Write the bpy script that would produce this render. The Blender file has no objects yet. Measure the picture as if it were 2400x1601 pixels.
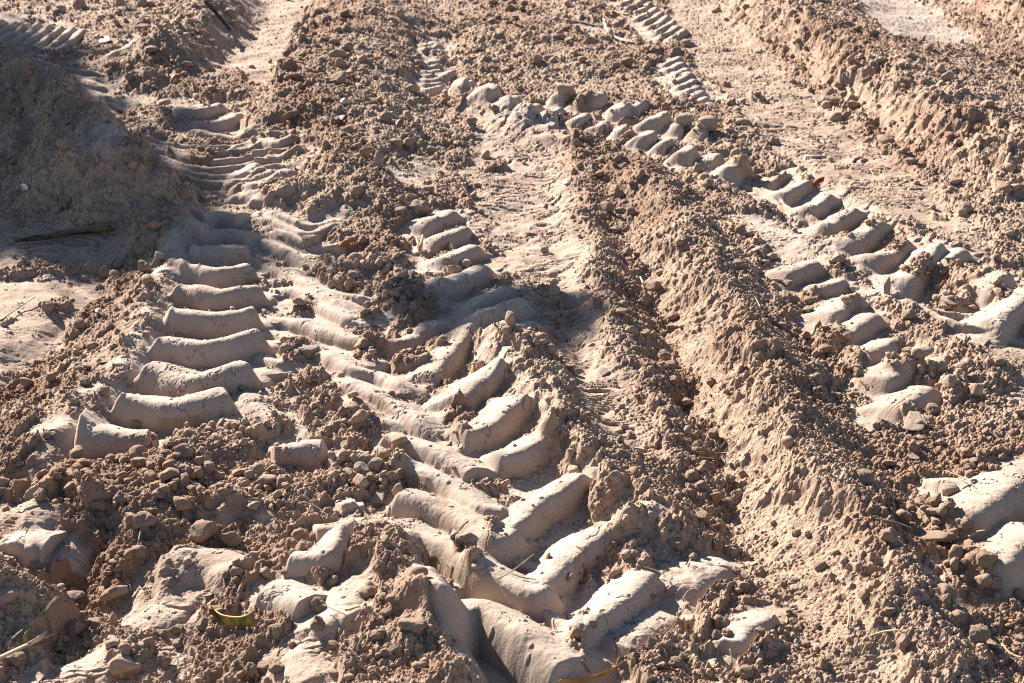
import bpy, math, random
import numpy as np
from mathutils import Vector, Matrix

# ------------------------------------------------------------------ camera, world, sun
scene = bpy.context.scene
CAM_H, FPX, PITCH = 1.2, 3500.0, math.radians(22.3)      # focal length in units of the 2351-wide tracing grid
UC, VC = 1175.5, 784.0
cam_data = bpy.data.cameras.new("camera")
cam_data.lens = FPX / 2351.0 * 36.0
cam_data.sensor_width = 36.0
cam_data.clip_start = 0.05
cam_data.clip_end = 2000.0
cam_data.dof.use_dof = True
cam_data.dof.focus_distance = 2.7
cam_data.dof.aperture_fstop = 14.0
cam = bpy.data.objects.new("camera", cam_data)
scene.collection.objects.link(cam)
cam.location = (0.0, 0.0, CAM_H)
cam.rotation_euler = (math.radians(90) - PITCH, 0.0, 0.0)
scene.camera = cam

SUN_EL = math.radians(29.0)
SUN_AZ = math.radians(38.0)          # to the left of the view direction (+Y)
sun_dir = Vector((-math.sin(SUN_AZ) * math.cos(SUN_EL), math.cos(SUN_AZ) * math.cos(SUN_EL), math.sin(SUN_EL)))
world = bpy.data.worlds.new("World")
scene.world = world
world.use_nodes = True
wn = world.node_tree
bg = wn.nodes["Background"]
sky = wn.nodes.new("ShaderNodeTexSky")
sky.sky_type = 'NISHITA'
sky.sun_disc = False
sky.altitude = 800.0
sky.air_density = 0.85
sky.dust_density = 0.5
sky.ozone_density = 0.8
sky.sun_elevation = SUN_EL
sky.sun_rotation = -SUN_AZ
wn.links.new(sky.outputs[0], bg.inputs[0])
bg.inputs[1].default_value = 0.05
sd = bpy.data.lights.new("sun", 'SUN')
sd.energy = 5.0
sd.angle = math.radians(0.53)
sd.color = (1.0, 0.93, 0.85)
sun = bpy.data.objects.new("sun", sd)
scene.collection.objects.link(sun)
sun.rotation_euler = sun_dir.to_track_quat('Z', 'Y').to_euler()
sun.location = sun_dir * 20
scene.view_settings.view_transform = 'Standard'
scene.view_settings.look = 'None'
scene.view_settings.gamma = 1.0
scene.cycles.use_denoising = False
scene.cycles.filter_width = 1.1
scene.view_settings.exposure = 1.9

# ------------------------------------------------------------------ pixel -> place helpers
CP, SP = math.cos(PITCH), math.sin(PITCH)
def ray(u, v):
    x = (u - UC) / FPX; y = -(v - VC) / FPX
    return x, CP + y * SP, -SP + y * CP
def at(u, v, z=0.0):
    dx, dy, dz = ray(u, v)
    t = (z - CAM_H) / dz
    return dx * t, dy * t
def G(pts, z=0.0):
    return np.array([at(p[0], p[1], z) for p in pts], dtype=np.float64)

# ------------------------------------------------------------------ numpy noise
rs = np.random.RandomState(7)
F = np.float32
T = rs.rand(256, 256).astype(F)
T2 = rs.rand(256, 256).astype(F)
T3 = rs.rand(256, 256).astype(F)
def vnoise(x, y, tab=T):
    xi = np.floor(x); yi = np.floor(y)
    fx = (x - xi).astype(F); fy = (y - yi).astype(F)
    xi = xi.astype(np.int32) & 255; yi = yi.astype(np.int32) & 255
    x1 = (xi + 1) & 255; y1 = (yi + 1) & 255
    fx = fx * fx * fx * (fx * (fx * 6 - 15) + 10); fy = fy * fy * fy * (fy * (fy * 6 - 15) + 10)
    a = tab[yi, xi]; b = tab[yi, x1]; c = tab[y1, xi]; d = tab[y1, x1]
    a = a + (b - a) * fx; c = c + (d - c) * fx
    return a + (c - a) * fy
def fbm(x, y, f, octv=4, gain=0.5, seed=0.0):
    o = np.zeros(x.shape, F); amp = 1.0; tot = 0.0
    ca, sa = 0.8, 0.6
    for k in range(octv):
        xx = (x * ca - y * sa) * f + 17.3 * k + seed * 3.7; yy = (x * sa + y * ca) * f + 9.1 * k + seed * 5.3
        o += amp * (vnoise(xx, yy, (T, T2, T3)[k % 3]) - 0.5); tot += amp
        amp *= gain; f *= 2.03
        ca, sa = ca * 0.8 - sa * 0.6, sa * 0.8 + ca * 0.6
    return o / tot * 2.0
def worley(x, y, seed=0):
    xi = np.floor(x); yi = np.floor(y)
    fx = (x - xi).astype(F); fy = (y - yi).astype(F)
    xi = xi.astype(np.int32) + seed * 13; yi = yi.astype(np.int32) + seed * 29
    f1 = np.full(x.shape, 9.0, F); f2 = np.full(x.shape, 9.0, F); idv = np.zeros(x.shape, F)
    for dy in (-1, 0, 1):
        for dx in (-1, 0, 1):
            a = (yi + dy) & 255; b = (xi + dx) & 255
            d = (dx + T[a, b] - fx) ** 2 + (dy + T2[a, b] - fy) ** 2
            m = d < f1
            f2 = np.where(m, f1, np.minimum(f2, d))
            idv = np.where(m, T3[a, b], idv)
            f1 = np.where(m, d, f1)
    return np.sqrt(f1), np.sqrt(f2), idv
def sstep(x):
    x = np.clip(x, 0, 1); return x * x * (3 - 2 * x)

# ------------------------------------------------------------------ terrain grid: finer near, coarser far
Q = 1.15                                   # grid quality
inv = np.concatenate([np.linspace(1 / 22.0, 0.135, int(120 * Q), endpoint=False),
                      np.linspace(0.135, 0.625, int(1650 * Q), endpoint=False),
                      np.linspace(0.625, 0.95, int(220 * Q))])
YS = (1.0 / inv)[::-1].astype(np.float64)            # increasing Y
sc_ = np.linspace(-0.42, 0.42, int(1750 * Q))
ext = 0.42 + np.cumsum(np.linspace(0.0012, 0.012, int(110 * Q)) / Q)
SC = np.concatenate([-ext[::-1], sc_, ext])
NR, NC = len(YS), len(SC)
Y = np.repeat(YS[:, None], NC, 1).astype(F)
X = (YS[:, None] * SC[None, :]).astype(F)
def box(x0, x1, y0, y1):
    y0 = max(y0, YS[0]); y1 = min(y1, YS[-1])
    if y1 <= y0: return None
    i0 = np.searchsorted(YS, y0); i1 = np.searchsorted(YS, y1) + 1
    ss = [x0 / y0, x0 / y1, x1 / y0, x1 / y1]
    j0 = np.searchsorted(SC, min(ss)); j1 = np.searchsorted(SC, max(ss)) + 1
    i1 = min(i1, NR); j1 = min(j1, NC)
    if i1 - i0 < 2 or j1 - j0 < 2: return None
    return slice(i0, i1), slice(j0, j1)
def polyd(P, pad, warp=0.0):
    """signed distance (left of travel negative) and parameter 0..1 along the polyline, on a window of the grid"""
    b = box(P[:, 0].min() - pad, P[:, 0].max() + pad, P[:, 1].min() - pad, P[:, 1].max() + pad)
    if b is None: return None
    x = X[b]; y = Y[b]
    if warp:
        x = x + warp * WX[b]; y = y + warp * WY[b]
    seg = np.diff(P, axis=0); L = np.hypot(seg[:, 0], seg[:, 1]); cum = np.concatenate([[0], np.cumsum(L)]); tot = cum[-1]
    best = np.full(x.shape, 1e9, F); sd_ = np.zeros(x.shape, F); tt = np.zeros(x.shape, F)
    for k in range(len(seg)):
        if L[k] < 1e-6: continue
        ux, uy = seg[k] / L[k]
        px = x - F(P[k, 0]); py = y - F(P[k, 1])
        t = np.clip(px * F(ux) + py * F(uy), 0, L[k])
        ex = px - t * F(ux); ey = py - t * F(uy)
        d = ex * ex + ey * ey
        m = d < best
        best = np.where(m, d, best)
        side = np.sign(px * F(uy) - py * F(ux))
        sd_ = np.where(m, side, sd_)
        tt = np.where(m, (cum[k] + t) / tot, tt)
    return b, sd_ * np.sqrt(best), tt
def smooth_line(P, n=6):
    P = np.asarray(P, float)
    if len(P) < 3: return P
    out = []
    Pp = np.vstack([2 * P[0] - P[1], P, 2 * P[-1] - P[-2]])
    for i in range(1, len(Pp) - 2):
        p0, p1, p2, p3 = Pp[i - 1], Pp[i], Pp[i + 1], Pp[i + 2]
        for k in range(n):
            t = k / n
            out.append(0.5 * ((2 * p1) + (-p0 + p2) * t + (2 * p0 - 5 * p1 + 4 * p2 - p3) * t * t + (-p0 + 3 * p1 - 3 * p2 + p3) * t ** 3))
    out.append(P[-1])
    return np.array(out)
WX = fbm(X, Y, 9.0, 4, seed=1) ; WY = fbm(X, Y, 9.0, 4, seed=2)
B = np.zeros((NR, NC), F)              # broad relief
def ridge(pts, h, wl, wr, z=None, power=1.0, warp=0.03, sign=1, field=None, ends=0.15):
    """pts traced in the photo; wl / wr how far each flank runs out"""
    f = B if field is None else field
    P = smooth_line(G(pts, z if z is not None else h))
    r = polyd(P, max(wl, wr) * 1.05 + 0.03, warp)
    if r is None: return
    b, d, t = r
    w = np.where(d < 0, F(wl), F(wr))
    p = np.clip(1 - np.abs(d) / w, 0, 1)
    p = (p * p * (3 - 2 * p)) ** power
    e = sstep(t / ends + 0.25) * sstep((1 - t) / ends + 0.25)
    f[b] += F(h) * p * e * (1 + (0.22 * WX[b] if abs(h) > 0.025 else 0))
def polymask(pts, z=0.0, soft=0.03, warp=0.05):
    """soft mask of a traced patch of ground"""
    if z: return polymask_xy(G(pts, z), soft, warp)
    return polymask_xy(np.array([lift(p[0], p[1]) for p in pts]), soft, warp)
def polymask_xy(P, soft, warp):
    m = np.zeros((NR, NC), F)
    b = box(P[:, 0].min() - .1, P[:, 0].max() + .1, P[:, 1].min() - .1, P[:, 1].max() + .1)
    if b is None: return m
    x = X[b] + warp * WX[b]; y = Y[b] + warp * WY[b]
    n = len(P); ins = np.zeros(x.shape, bool); best = np.full(x.shape, 1e9, F)
    for k in range(n):
        x0, y0 = P[k]; x1, y1 = P[(k + 1) % n]
        c = ((y0 > y) != (y1 > y)) & (x < (x1 - x0) * (y - y0) / ((y1 - y0) if abs(y1 - y0) > 1e-9 else 1e-9) + x0)
        ins ^= c
        L2 = (x1 - x0) ** 2 + (y1 - y0) ** 2 + 1e-12
        t = np.clip(((x - x0) * (x1 - x0) + (y - y0) * (y1 - y0)) / L2, 0, 1)
        best = np.minimum(best, (x - x0 - t * (x1 - x0)) ** 2 + (y - y0 - t * (y1 - y0)) ** 2)
    d = np.sqrt(best) * np.where(ins, 1, -1)
    m[b] = sstep(d / soft * 0.5 + 0.5)
    return m

# ------------------------------------------------------------------ broad relief (traced lines, heights in metres)
B += 0.012 * fbm(X, Y, 2.2, 3, seed=3) + 0.012 * fbm(X, Y, 7.0, 3, seed=4)
# banks and ruts; left / right flank widths seen walking towards the camera are swapped, so lines run far -> near: sign(left of travel) = picture right
def bank(pts, h, w_left, w_right, **k):      # w_left / w_right as seen in the picture
    pts = sorted(pts, key=lambda p: p[1])
    ridge(pts, h, w_right, w_left, **k)
# left flank of the left track
bank([(435, 450), (392, 550), (350, 650), (305, 765), (212, 890), (110, 1000), (20, 1100)], 0.040, 0.20, 0.07, warp=0.02, power=0.7)
bank([(330, 560), (240, 680), (130, 830), (30, 950)], -0.035, 0.16, 0.14, z=0.0)
# mound at top left, in the shade
bank([(-160, 110), (0, 120), (70, 140), (190, 215), (260, 290), (330, 350), (400, 385)], 0.15, 0.34, 0.09, warp=0.08)
bank([(-40, 280), (60, 330), (150, 390)], -0.03, 0.2, 0.2, z=0.0)
bank([(30, 440), (180, 430), (330, 440), (420, 470)], 0.02, 0.2, 0.2, z=0.02)
# far left ridge and its smooth cut face
bank([(520, -60), (480, 5), (400, 55), (370, 110)], 0.11, 0.22, 0.22)
# heap of loose soil left of centre
bank([(800, -120), (745, 20), (690, 130), (640, 220), (600, 300)], 0.075, 0.12, 0.50, warp=0.05)
bank([(900, 0), (870, 200), (850, 380), (800, 470)], 0.05, 0.45, 0.25, warp=0.06)
bank([(700, 350), (800, 430), (870, 480)], 0.03, 0.25, 0.14, warp=0.05)
bank([(860, 560), (960, 640), (1030, 700)], 0.015, 0.18, 0.12, warp=0.05)
# far centre
bank([(960, 30), (1100, 60), (1300, 130), (1440, 150)], 0.03, 0.3, 0.3, warp=0.06)
bank([(1060, 190), (1100, 230), (1150, 262), (1260, 300), (1370, 320)], 0.035, 0.10, 0.14, warp=0.03)
# rubble line beside the laminated strip and the rut right of it
bank([(1310, 320), (1345, 470), (1375, 620), (1440, 800), (1520, 960), (1600, 1120)], 0.03, 0.10, 0.10, warp=0.03)
bank([(1430, 430), (1500, 620), (1560, 800), (1620, 960), (1690, 1150), (1760, 1330)], -0.028, 0.16, 0.17, z=0.0, warp=0.03)
bank([(1400, 330), (1500, 420), (1620, 590), (1720, 760), (1800, 930), (1900, 1090), (2040, 1290), (2180, 1500), (2240, 1600)], 0.064, 0.15, 0.14, warp=0.03, power=0.9)
# far right bank, cut on its left side
bank([(1740, -80), (1814, 12), (1901, 67), (2014, 140), (2076, 168), (2139, 212), (2201, 250), (2264, 287), (2351, 337), (2450, 390)], 0.11, 0.19, 0.65, warp=0.03, power=0.8)
bank([(2180, -100), (2330, -20), (2480, 60)], 0.10, 0.18, 0.5, warp=0.04)
# right track floor and its far shoulder
bank([(1700, 345), (1850, 440), (1980, 540), (2120, 650), (2300, 750)], -0.03, 0.20, 0.16, z=0.0)
bank([(1600, 400), (1750, 500), (1920, 570), (2040, 650), (2200, 760), (2340, 850)], 0.015, 0.12, 0.14, z=0.02)
# heap between the two lower tracks: steep smooth face on its right
bank([(868, 1170), (925, 1270), (975, 1370), (1030, 1470), (1100, 1600)], 0.085, 0.30, 0.06, warp=0.0, power=0.6)
# shoulder right of the chevron track
bank([(1110, 720), (1215, 850), (1290, 930), (1370, 1040), (1480, 1150), (1560, 1240)], 0.045, 0.07, 0.13, warp=0.02)
# lower left broken ground
bank([(-40, 1180), (150, 1170), (260, 1190)], 0.03, 0.15, 0.15, warp=0.05)
bank([(-60, 1310), (60, 1300), (120, 1330)], 0.06, 0.15, 0.12, warp=0.05)
bank([(130, 1320), (200, 1350), (150, 1440), (60, 1470)], -0.045, 0.13, 0.13, z=0.0)
bank([(380, 1290), (480, 1300), (560, 1330)], 0.03, 0.14, 0.14, warp=0.05)
bank([(260, 1100), (420, 1150), (540, 1180)], 0.02, 0.14, 0.14, warp=0.05)

def lift(u, v, h=0.0):
    z = h
    for _ in range(6):
        x, y = at(u, v, z)
        i = min(max(int(np.searchsorted(YS, y)), 0), NR - 1); j = min(max(int(np.searchsorted(SC, x / y)), 0), NC - 1)
        z = 0.5 * z + 0.5 * (float(B[i, j]) + h)
    return x, y

# ------------------------------------------------------------------ smooth clay areas
S = np.zeros((NR, NC), F)              # 1 = pressed smooth clay
LAM = np.zeros((NR, NC), F)            # 1 = dried in thin layers
TONE = np.ones((NR, NC), F)
def smooth_patch(pts, amt=1.0, lam=0.0, soft=0.04, warp=0.07, z=0.0, tone=None):
    global S, LAM, TONE
    m = polymask(pts, z, soft, warp)
    if tone is not None: TONE = TONE * (1 - m) + m * F(tone)
    S = np.maximum(S, m * F(amt))
    if lam: LAM = np.maximum(LAM, m * F(lam))
# left track, chevron tracks, right tracks
smooth_patch([(450, 460), (600, 440), (700, 470), (790, 480), (760, 540), (900, 640), (950, 700), (930, 800), (860, 850), (560, 1000), (330, 1080), (150, 1010), (250, 870), (340, 740), (400, 590)], 0.97)
smooth_patch([(960, 480), (1080, 470), (1120, 560), (1200, 660), (1240, 740), (1150, 760), (1000, 700), (950, 600)], 0.9)
smooth_patch([(640, 830), (860, 780), (960, 760), (1090, 740), (1150, 800), (1220, 890), (1280, 960), (1350, 1050), (1360, 1160), (1480, 1170), (1530, 1290), (1500, 1400), (1340, 1500), (1400, 1568), (1090, 1568), (1020, 1440), (950, 1290), (870, 1180), (870, 1000), (700, 920)], 0.97)
smooth_patch([(250, 290), (420, 330), (560, 370), (700, 300), (720, 360), (560, 420), (640, 460), (500, 440), (380, 400), (270, 340)], 0.9)
smooth_patch([(60, 120), (200, 130), (330, 160), (420, 250), (360, 260), (230, 260), (150, 190)], 0.7)
smooth_patch([(380, 220), (480, 210), (560, 240), (560, 300), (430, 290)], 0.9)
smooth_patch([(-60, 20), (80, 30), (170, 60), (175, 110), (60, 120), (-60, 100)], 0.9)
smooth_patch([(390, 30), (420, 10), (400, 70), (300, 120), (230, 130), (270, 100)], 0.9)
smooth_patch([(1400, -30), (1480, -20), (1545, 80), (1500, 100), (1420, 50)], 1.0)
smooth_patch([(1520, 120), (1560, 130), (1660, 230), (1560, 240), (1510, 190)], 0.9)
smooth_patch([(960, 80), (1020, 80), (1040, 100), (1010, 200), (970, 240), (965, 180), (985, 130)], 0.9)
smooth_patch([(1080, 200), (1130, 235), (1240, 265), (1200, 275), (1110, 245)], 0.9)
smooth_patch([(1590, 370), (1720, 390), (1920, 400), (2050, 470), (2180, 560), (2290, 640), (2380, 560), (2380, 780), (2240, 750), (2050, 670), (1930, 570), (1780, 480)], 0.97)
smooth_patch([(1680, 480), (1780, 500), (1890, 560), (1900, 600), (1800, 640), (1770, 570)], 0.95, 0.8)
smooth_patch([(1790, 610), (1890, 580), (1990, 660), (2060, 740), (2130, 810), (2160, 900), (2080, 990), (1990, 880), (1920, 780), (1850, 690)], 0.85)
smooth_patch([(2190, 1200), (2300, 1100), (2400, 1040), (2400, 1400), (2290, 1340), (2230, 1260)], 0.95)
# laminated and flat strips
smooth_patch([(1085, 280), (1270, 280), (1310, 400), (1335, 620), (1390, 800), (1440, 960), (1500, 1050), (1400, 1020), (1330, 900), (1260, 790), (1200, 690), (1120, 560), (1080, 420)], 0.93, 1.0, warp=0.05, tone=.55)
smooth_patch([(1530, -60), (1620, -60), (1626, 0), (1676, 50), (1733, 100), (1780, 150), (1846, 200), (1904, 250), (1971, 300), (2052, 372), (2110, 410), (2195, 495), (2250, 535), (2240, 575), (2114, 505), (1981, 458), (1889, 405), (1800, 352), (1745, 300), (1690, 232), (1610, 160), (1576, 100), (1539, 50)], 0.985, 0.85, warp=0.03, tone=.25)
smooth_patch([(1930, -30), (2080, -30), (2170, 40), (2250, 95), (2200, 110), (2060, 95), (1990, 40)], 1.0, 0.25, warp=0.04)
smooth_patch([(570, -40), (735, -40), (690, 60), (650, 150), (600, 200), (540, 150), (480, 150), (500, 80)], 0.8, 0.6, tone=.45)
smooth_patch([(880, 370), (960, 350), (1010, 400), (940, 430), (900, 420)], 0.85)
smooth_patch([(1290, 40), (1400, 60), (1440, 110), (1370, 100), (1330, 80)], 0.85)
smooth_patch([(-60, 640), (120, 620), (240, 640), (190, 730), (110, 800), (40, 880), (-60, 900)], 0.88, tone=.5)
smooth_patch([(-60, 510), (140, 520), (290, 540), (280, 590), (140, 600), (-60, 600)], 0.75, 0.9, tone=.4)
smooth_patch([(180, 360), (320, 370), (400, 420), (260, 410)], 0.7, 0.4)
smooth_patch([(2290, 880), (2420, 860), (2420, 960), (2330, 930)], 0.85, 0.8)
smooth_patch([(2160, 700), (2400, 780), (2400, 850), (2260, 800)], 0.75, 0.2)
smooth_patch([(960, 560), (1010, 620), (1000, 660), (940, 600)], 0.8)
# finer, sandier slopes of the middle ridge and the cut bank
smooth_patch([(1500, 560), (1570, 620), (1690, 860), (1790, 1060), (1900, 1280), (2040, 1590), (1860, 1590), (1760, 1290), (1670, 1080), (1600, 860), (1520, 680)], 0.45, soft=0.08, tone=0.0)
smooth_patch([(1780, 60), (1900, 150), (2030, 230), (2150, 320), (2090, 330), (1960, 240), (1850, 170)], 0.45, soft=0.06, tone=0.0)
smooth_patch([(300, 640), (330, 700), (230, 850), (150, 960), (120, 930), (230, 780)], 0.4, soft=0.06, tone=0.0)
# lower left pale lumps
for e in ([(380, 1270), (470, 1250), (560, 1300), (560, 1350), (420, 1360)], [(280, 1390), (420, 1390), (440, 1440), (330, 1480), (290, 1440)],
          [(180, 1510), (260, 1490), (310, 1530), (260, 1568), (120, 1568)], [(100, 1060), (180, 1060), (190, 1090), (120, 1095)],
          [(0, 1180), (140, 1160), (170, 1190), (60, 1230), (0, 1220)], [(1590, 1300), (1680, 1280), (1740, 1330), (1640, 1400), (1560, 1370)],
          [(1690, 1440), (1760, 1400), (1720, 1500)], [(770, 1330), (880, 1310), (830, 1380), (780, 1400)], [(720, 1420), (800, 1390), (830, 1430), (760, 1450)],
          [(600, 1480), (650, 1480), (700, 1540), (690, 1580), (630, 1560)], [(520, 1080), (620, 1050), (600, 1110)]):
    smooth_patch(e, 0.6, 0.5, soft=0.02, warp=0.12, tone=.6)

def rough_patch(pts, amt=1.0, soft=0.03, warp=0.04, z=0.0):
    global S, LAM
    S *= 1 - polymask(pts, z, soft, warp) * F(amt)
HEAP = [(850, 1180), (872, 1168), (900, 1200), (945, 1300), (995, 1400), (1040, 1480), (1105, 1600), (900, 1620), (720, 1600), (790, 1480), (840, 1390), (860, 1300)]
# ------------------------------------------------------------------ tyre bars
L = np.zeros((NR, NC), F)
GR = np.zeros((NR, NC), F)
def bar(pts, w, h, flat=0.25, taper=0.12, base=-0.012, warp=0.004, both=True, amt=1.0):
    """raised bar of pressed clay left between two lugs of a tyre; pts run along its crest in the photo"""
    P = smooth_line([lift(p[0], p[1], h * 0.9) for p in pts], 5)
    r = polyd(P, w * 1.6 + 0.01, warp)
    if r is None: return
    b, d, t = r
    ww = F(w) * (1 + 0.18 * WX[b])
    c = 0.52                                              # steep face towards the camera, gentle back
    q = d / ww
    q = np.where(q > 0, q / (1 - c), -q / (1 + c))
    front = np.clip(1 - q ** 2.4, 0, 1) ** 0.8
    back = (1 - q ** (1.3 + flat)).clip(0, 1) * 0.6 + sstep(1 - q) * 0.4
    p = np.where(d > 0, front, back)
    e = np.ones_like(t)
    if taper: e = sstep(t / taper / 1.5) * sstep((1 - t) / taper / 1.5)
    v = F(h) * p * (0.25 + 0.75 * e) if taper else F(h) * p
    v = v * (1 + 0.10 * WY[b])
    cur = L[b]; k = 0.008
    hh = np.clip(0.5 + 0.5 * (v - cur) / k, 0, 1)
    L[b] = cur * (1 - hh) + v * hh + k * hh * (1 - hh) * (p > 0)
    GR[b] = np.maximum(GR[b], sstep(p * 4))
    S[b] = np.maximum(S[b], sstep(p * 3 - 0.9 * np.clip(WX[b], 0, 1)) * F(amt))
# left track, short wide bars
for k, pts in enumerate([
    [(455, 480), (500, 482), (552, 486)], [(445, 515), (510, 522), (578, 532)], [(428, 548), (500, 560), (575, 560)],
    [(405, 590), (440, 602), (500, 612), (582, 596)], [(390, 632), (440, 652), (510, 660), (606, 643)],
    [(370, 690), (420, 708), (490, 716), (600, 698)], [(345, 750), (400, 772), (480, 778), (612, 745)],
    [(310, 812), (370, 842), (450, 856), (590, 818)], [(255, 880), (330, 908), (410, 915), (545, 882)],
    [(165, 955), (220, 980), (290, 990), (350, 985)]]):
    bar(pts, 0.056 + 0.002 * k, 0.040 + 0.0018 * k, flat=0.18, taper=0.06)
# their thin continuations towards the middle of the tyre
for pts, w, h in [
    ([(560, 480), (640, 505), (700, 525), (745, 515), (790, 480)], .035, .022), ([(575, 530), (640, 560), (690, 580), (760, 570)], .04, .02),
    ([(590, 590), (660, 612), (730, 660), (800, 690), (860, 700)], .038, .024), ([(610, 640), (680, 655), (740, 690), (810, 725), (880, 710)], .036, .022),
    ([(600, 698), (680, 725), (760, 750), (850, 775), (930, 770), (1020, 720)], .04, .026), ([(700, 780), (760, 810), (840, 830), (905, 800)], .036, .02),
    ([(590, 745), (640, 760), (680, 770)], .03, .016), ([(580, 800), (620, 815), (660, 830)], .03, .016),
    ([(720, 780), (800, 830), (880, 850), (960, 900)], .045, .028), ([(750, 835), (830, 880), (900, 915), (970, 960), (1040, 985)], .045, .030),
    ([(760, 890), (850, 940), (930, 975)], .04, .022), ([(545, 880), (600, 930), (650, 960)], .04, .02), ([(480, 930), (540, 965), (620, 985)], .05, .024),
    ([(500, 1180), (560, 1160), (620, 1180)], .04, .02)]:
    bar(pts, w, h, flat=0.2, taper=0.15)
# right arms of the upper chevrons
for pts, w, h in [
    ([(955, 515), (1000, 492), (1060, 470)], .05, .03), ([(975, 548), (1030, 530), (1085, 508)], .05, .034), ([(1000, 590), (1060, 568), (1112, 548)], .055, .038),
    ([(985, 640), (1060, 632), (1130, 592)], .055, .040), ([(1060, 700), (1130, 670), (1190, 640)], .05, .03), ([(1080, 722), (1150, 700), (1218, 668)], .058, .044),
    ([(1160, 750), (1200, 738), (1250, 722)], .05, .03), ([(960, 655), (1010, 685), (1060, 700)], .03, .014), ([(940, 745), (980, 745), (1025, 722)], .05, .03),
    ([(1440, 0), (1480, -8), (1500, -20)], .03, .02)]:
    bar(pts, w, h)
# big chevrons: right arms then left arms
for pts, w, h in [
    ([(975, 850), (1020, 810), (1060, 760), (1098, 728)], .065, .046), ([(1040, 910), (1090, 870), (1148, 800)], .065, .048),
    ([(1050, 985), (1130, 960), (1175, 920), (1212, 872)], .066, .050), ([(1130, 1040), (1200, 1020), (1245, 985), (1278, 940)], .064, .052),
    ([(1130, 1228), (1190, 1185), (1240, 1140), (1290, 1110), (1348, 1045)], .058, .048), 
    ([(1220, 1340), (1290, 1290), (1340, 1240), (1400, 1205), (1478, 1150)], .058, .046), ([(1110, 1240), (1160, 1262), (1250, 1300)], .022, .018),
    ([(1290, 1480), (1340, 1425), (1410, 1380), (1460, 1340), (1512, 1290)], .056, .044), ([(1225, 1370), (1290, 1420), (1350, 1410)], .028, .026),
    ([(865, 980), (940, 1003), (1010, 1033), (1100, 1078)], .058, .048), ([(885, 1040), (960, 1066), (1040, 1100), (1100, 1150), (1190, 1160)], .056, .046),
    ([(890, 1112), (970, 1135), (1050, 1175), (1110, 1215), (1150, 1225), (1200, 1190)], .062, .054),
    ([(870, 1165), (930, 1200), (1010, 1235), (1090, 1280), (1160, 1320), (1230, 1345), (1270, 1310)], .070, .062),
    ([(960, 1340), (1030, 1350), (1110, 1330), (1180, 1380), (1260, 1410)], .030, .016),
    ([(990, 1360), (1080, 1385), (1160, 1420), (1230, 1470), (1325, 1530)], .082, .074), ([(1300, 1530), (1330, 1470), (1340, 1430)], .045, .036),
    ([(1580, 1350), (1620, 1310), (1690, 1275)], .06, .03), ([(1690, 1470), (1720, 1430), (1780, 1390)], .05, .03), ([(1420, 1480), (1480, 1430), (1550, 1390)], .07, .02)]:
    bar(pts, w * 0.80, h * 0.80, flat=0.8, taper=0.06)
# upper left track
for pts, w, h in [
    ([(245, 295), (320, 320), (400, 345), (470, 350), (560, 330), (640, 300)], .04, .028), ([(260, 320), (340, 350), (420, 385), (480, 390)], .035, .024),
    ([(390, 235), (430, 245), (470, 240), (520, 225)], .055, .038), ([(420, 268), (480, 275), (530, 262), (560, 245)], .05, .032), ([(415, 285), (490, 302), (560, 298), (610, 285)], .05, .03),
    ([(500, 330), (570, 318), (640, 318), (690, 290)], .04, .028), ([(520, 400), (560, 385), (600, 360)], .05, .03), ([(560, 425), (620, 400), (680, 385)], .055, .034),
    ([(510, 440), (560, 440), (620, 450)], .04, .024), ([(600, 345), (640, 350), (700, 330)], .04, .028),
    ([(100, 150), (160, 165), (240, 185)], .03, .02), ([(140, 170), (200, 200), (250, 215)], .03, .02), ([(160, 200), (220, 230), (260, 260)], .035, .025),
    ([(280, 170), (320, 160), (350, 180)], .05, .03)]:
    bar(pts, w, h, amt=0.9)
def ribs(A_, B_, n, w, h, amt=0.9):
    for k in range(n):
        t = k / (n - 1); j = 0.12 * math.sin(k * 5.1) / n
        bar([(a[0] + (b[0] - a[0]) * (t + j), a[1] + (b[1] - a[1]) * (t + j)) for a, b in zip(A_, B_)], w, h, flat=0.3, taper=0.1, amt=amt)
ribs([(70, 126), (150, 148), (240, 158)], [(190, 238), (240, 262), (290, 272)], 7, .026, .024)
ribs([(250, 288), (330, 308), (420, 326), (500, 328), (600, 303), (690, 282)], [(290, 350), (370, 385), (450, 402), (520, 408), (610, 388), (665, 372)], 6, .028, .026)
ribs([(510, 418), (570, 398), (620, 372)], [(560, 452), (620, 442), (690, 425)], 4, .034, .026)
ribs([(600, 470), (680, 500), (740, 505), (785, 480)], [(640, 600), (720, 640), (800, 668), (880, 670)], 4, .030, .022)
for k in range(8):     # far left arcs
    u = -60 + 27 * k
    bar([(u, 70 + 5 * k), (u + 30, 62 + 4 * k), (u + 55, 48 + 3 * k), (u + 72, 32 + 3 * k)], .035, .03, flat=0.1)
for k in range(5):
    bar([(235 + 18 * k, 128 - 8 * k), (290 + 16 * k, 102 - 9 * k), (340 + 12 * k, 78 - 10 * k)], .025, .016, flat=0.1)
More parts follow.
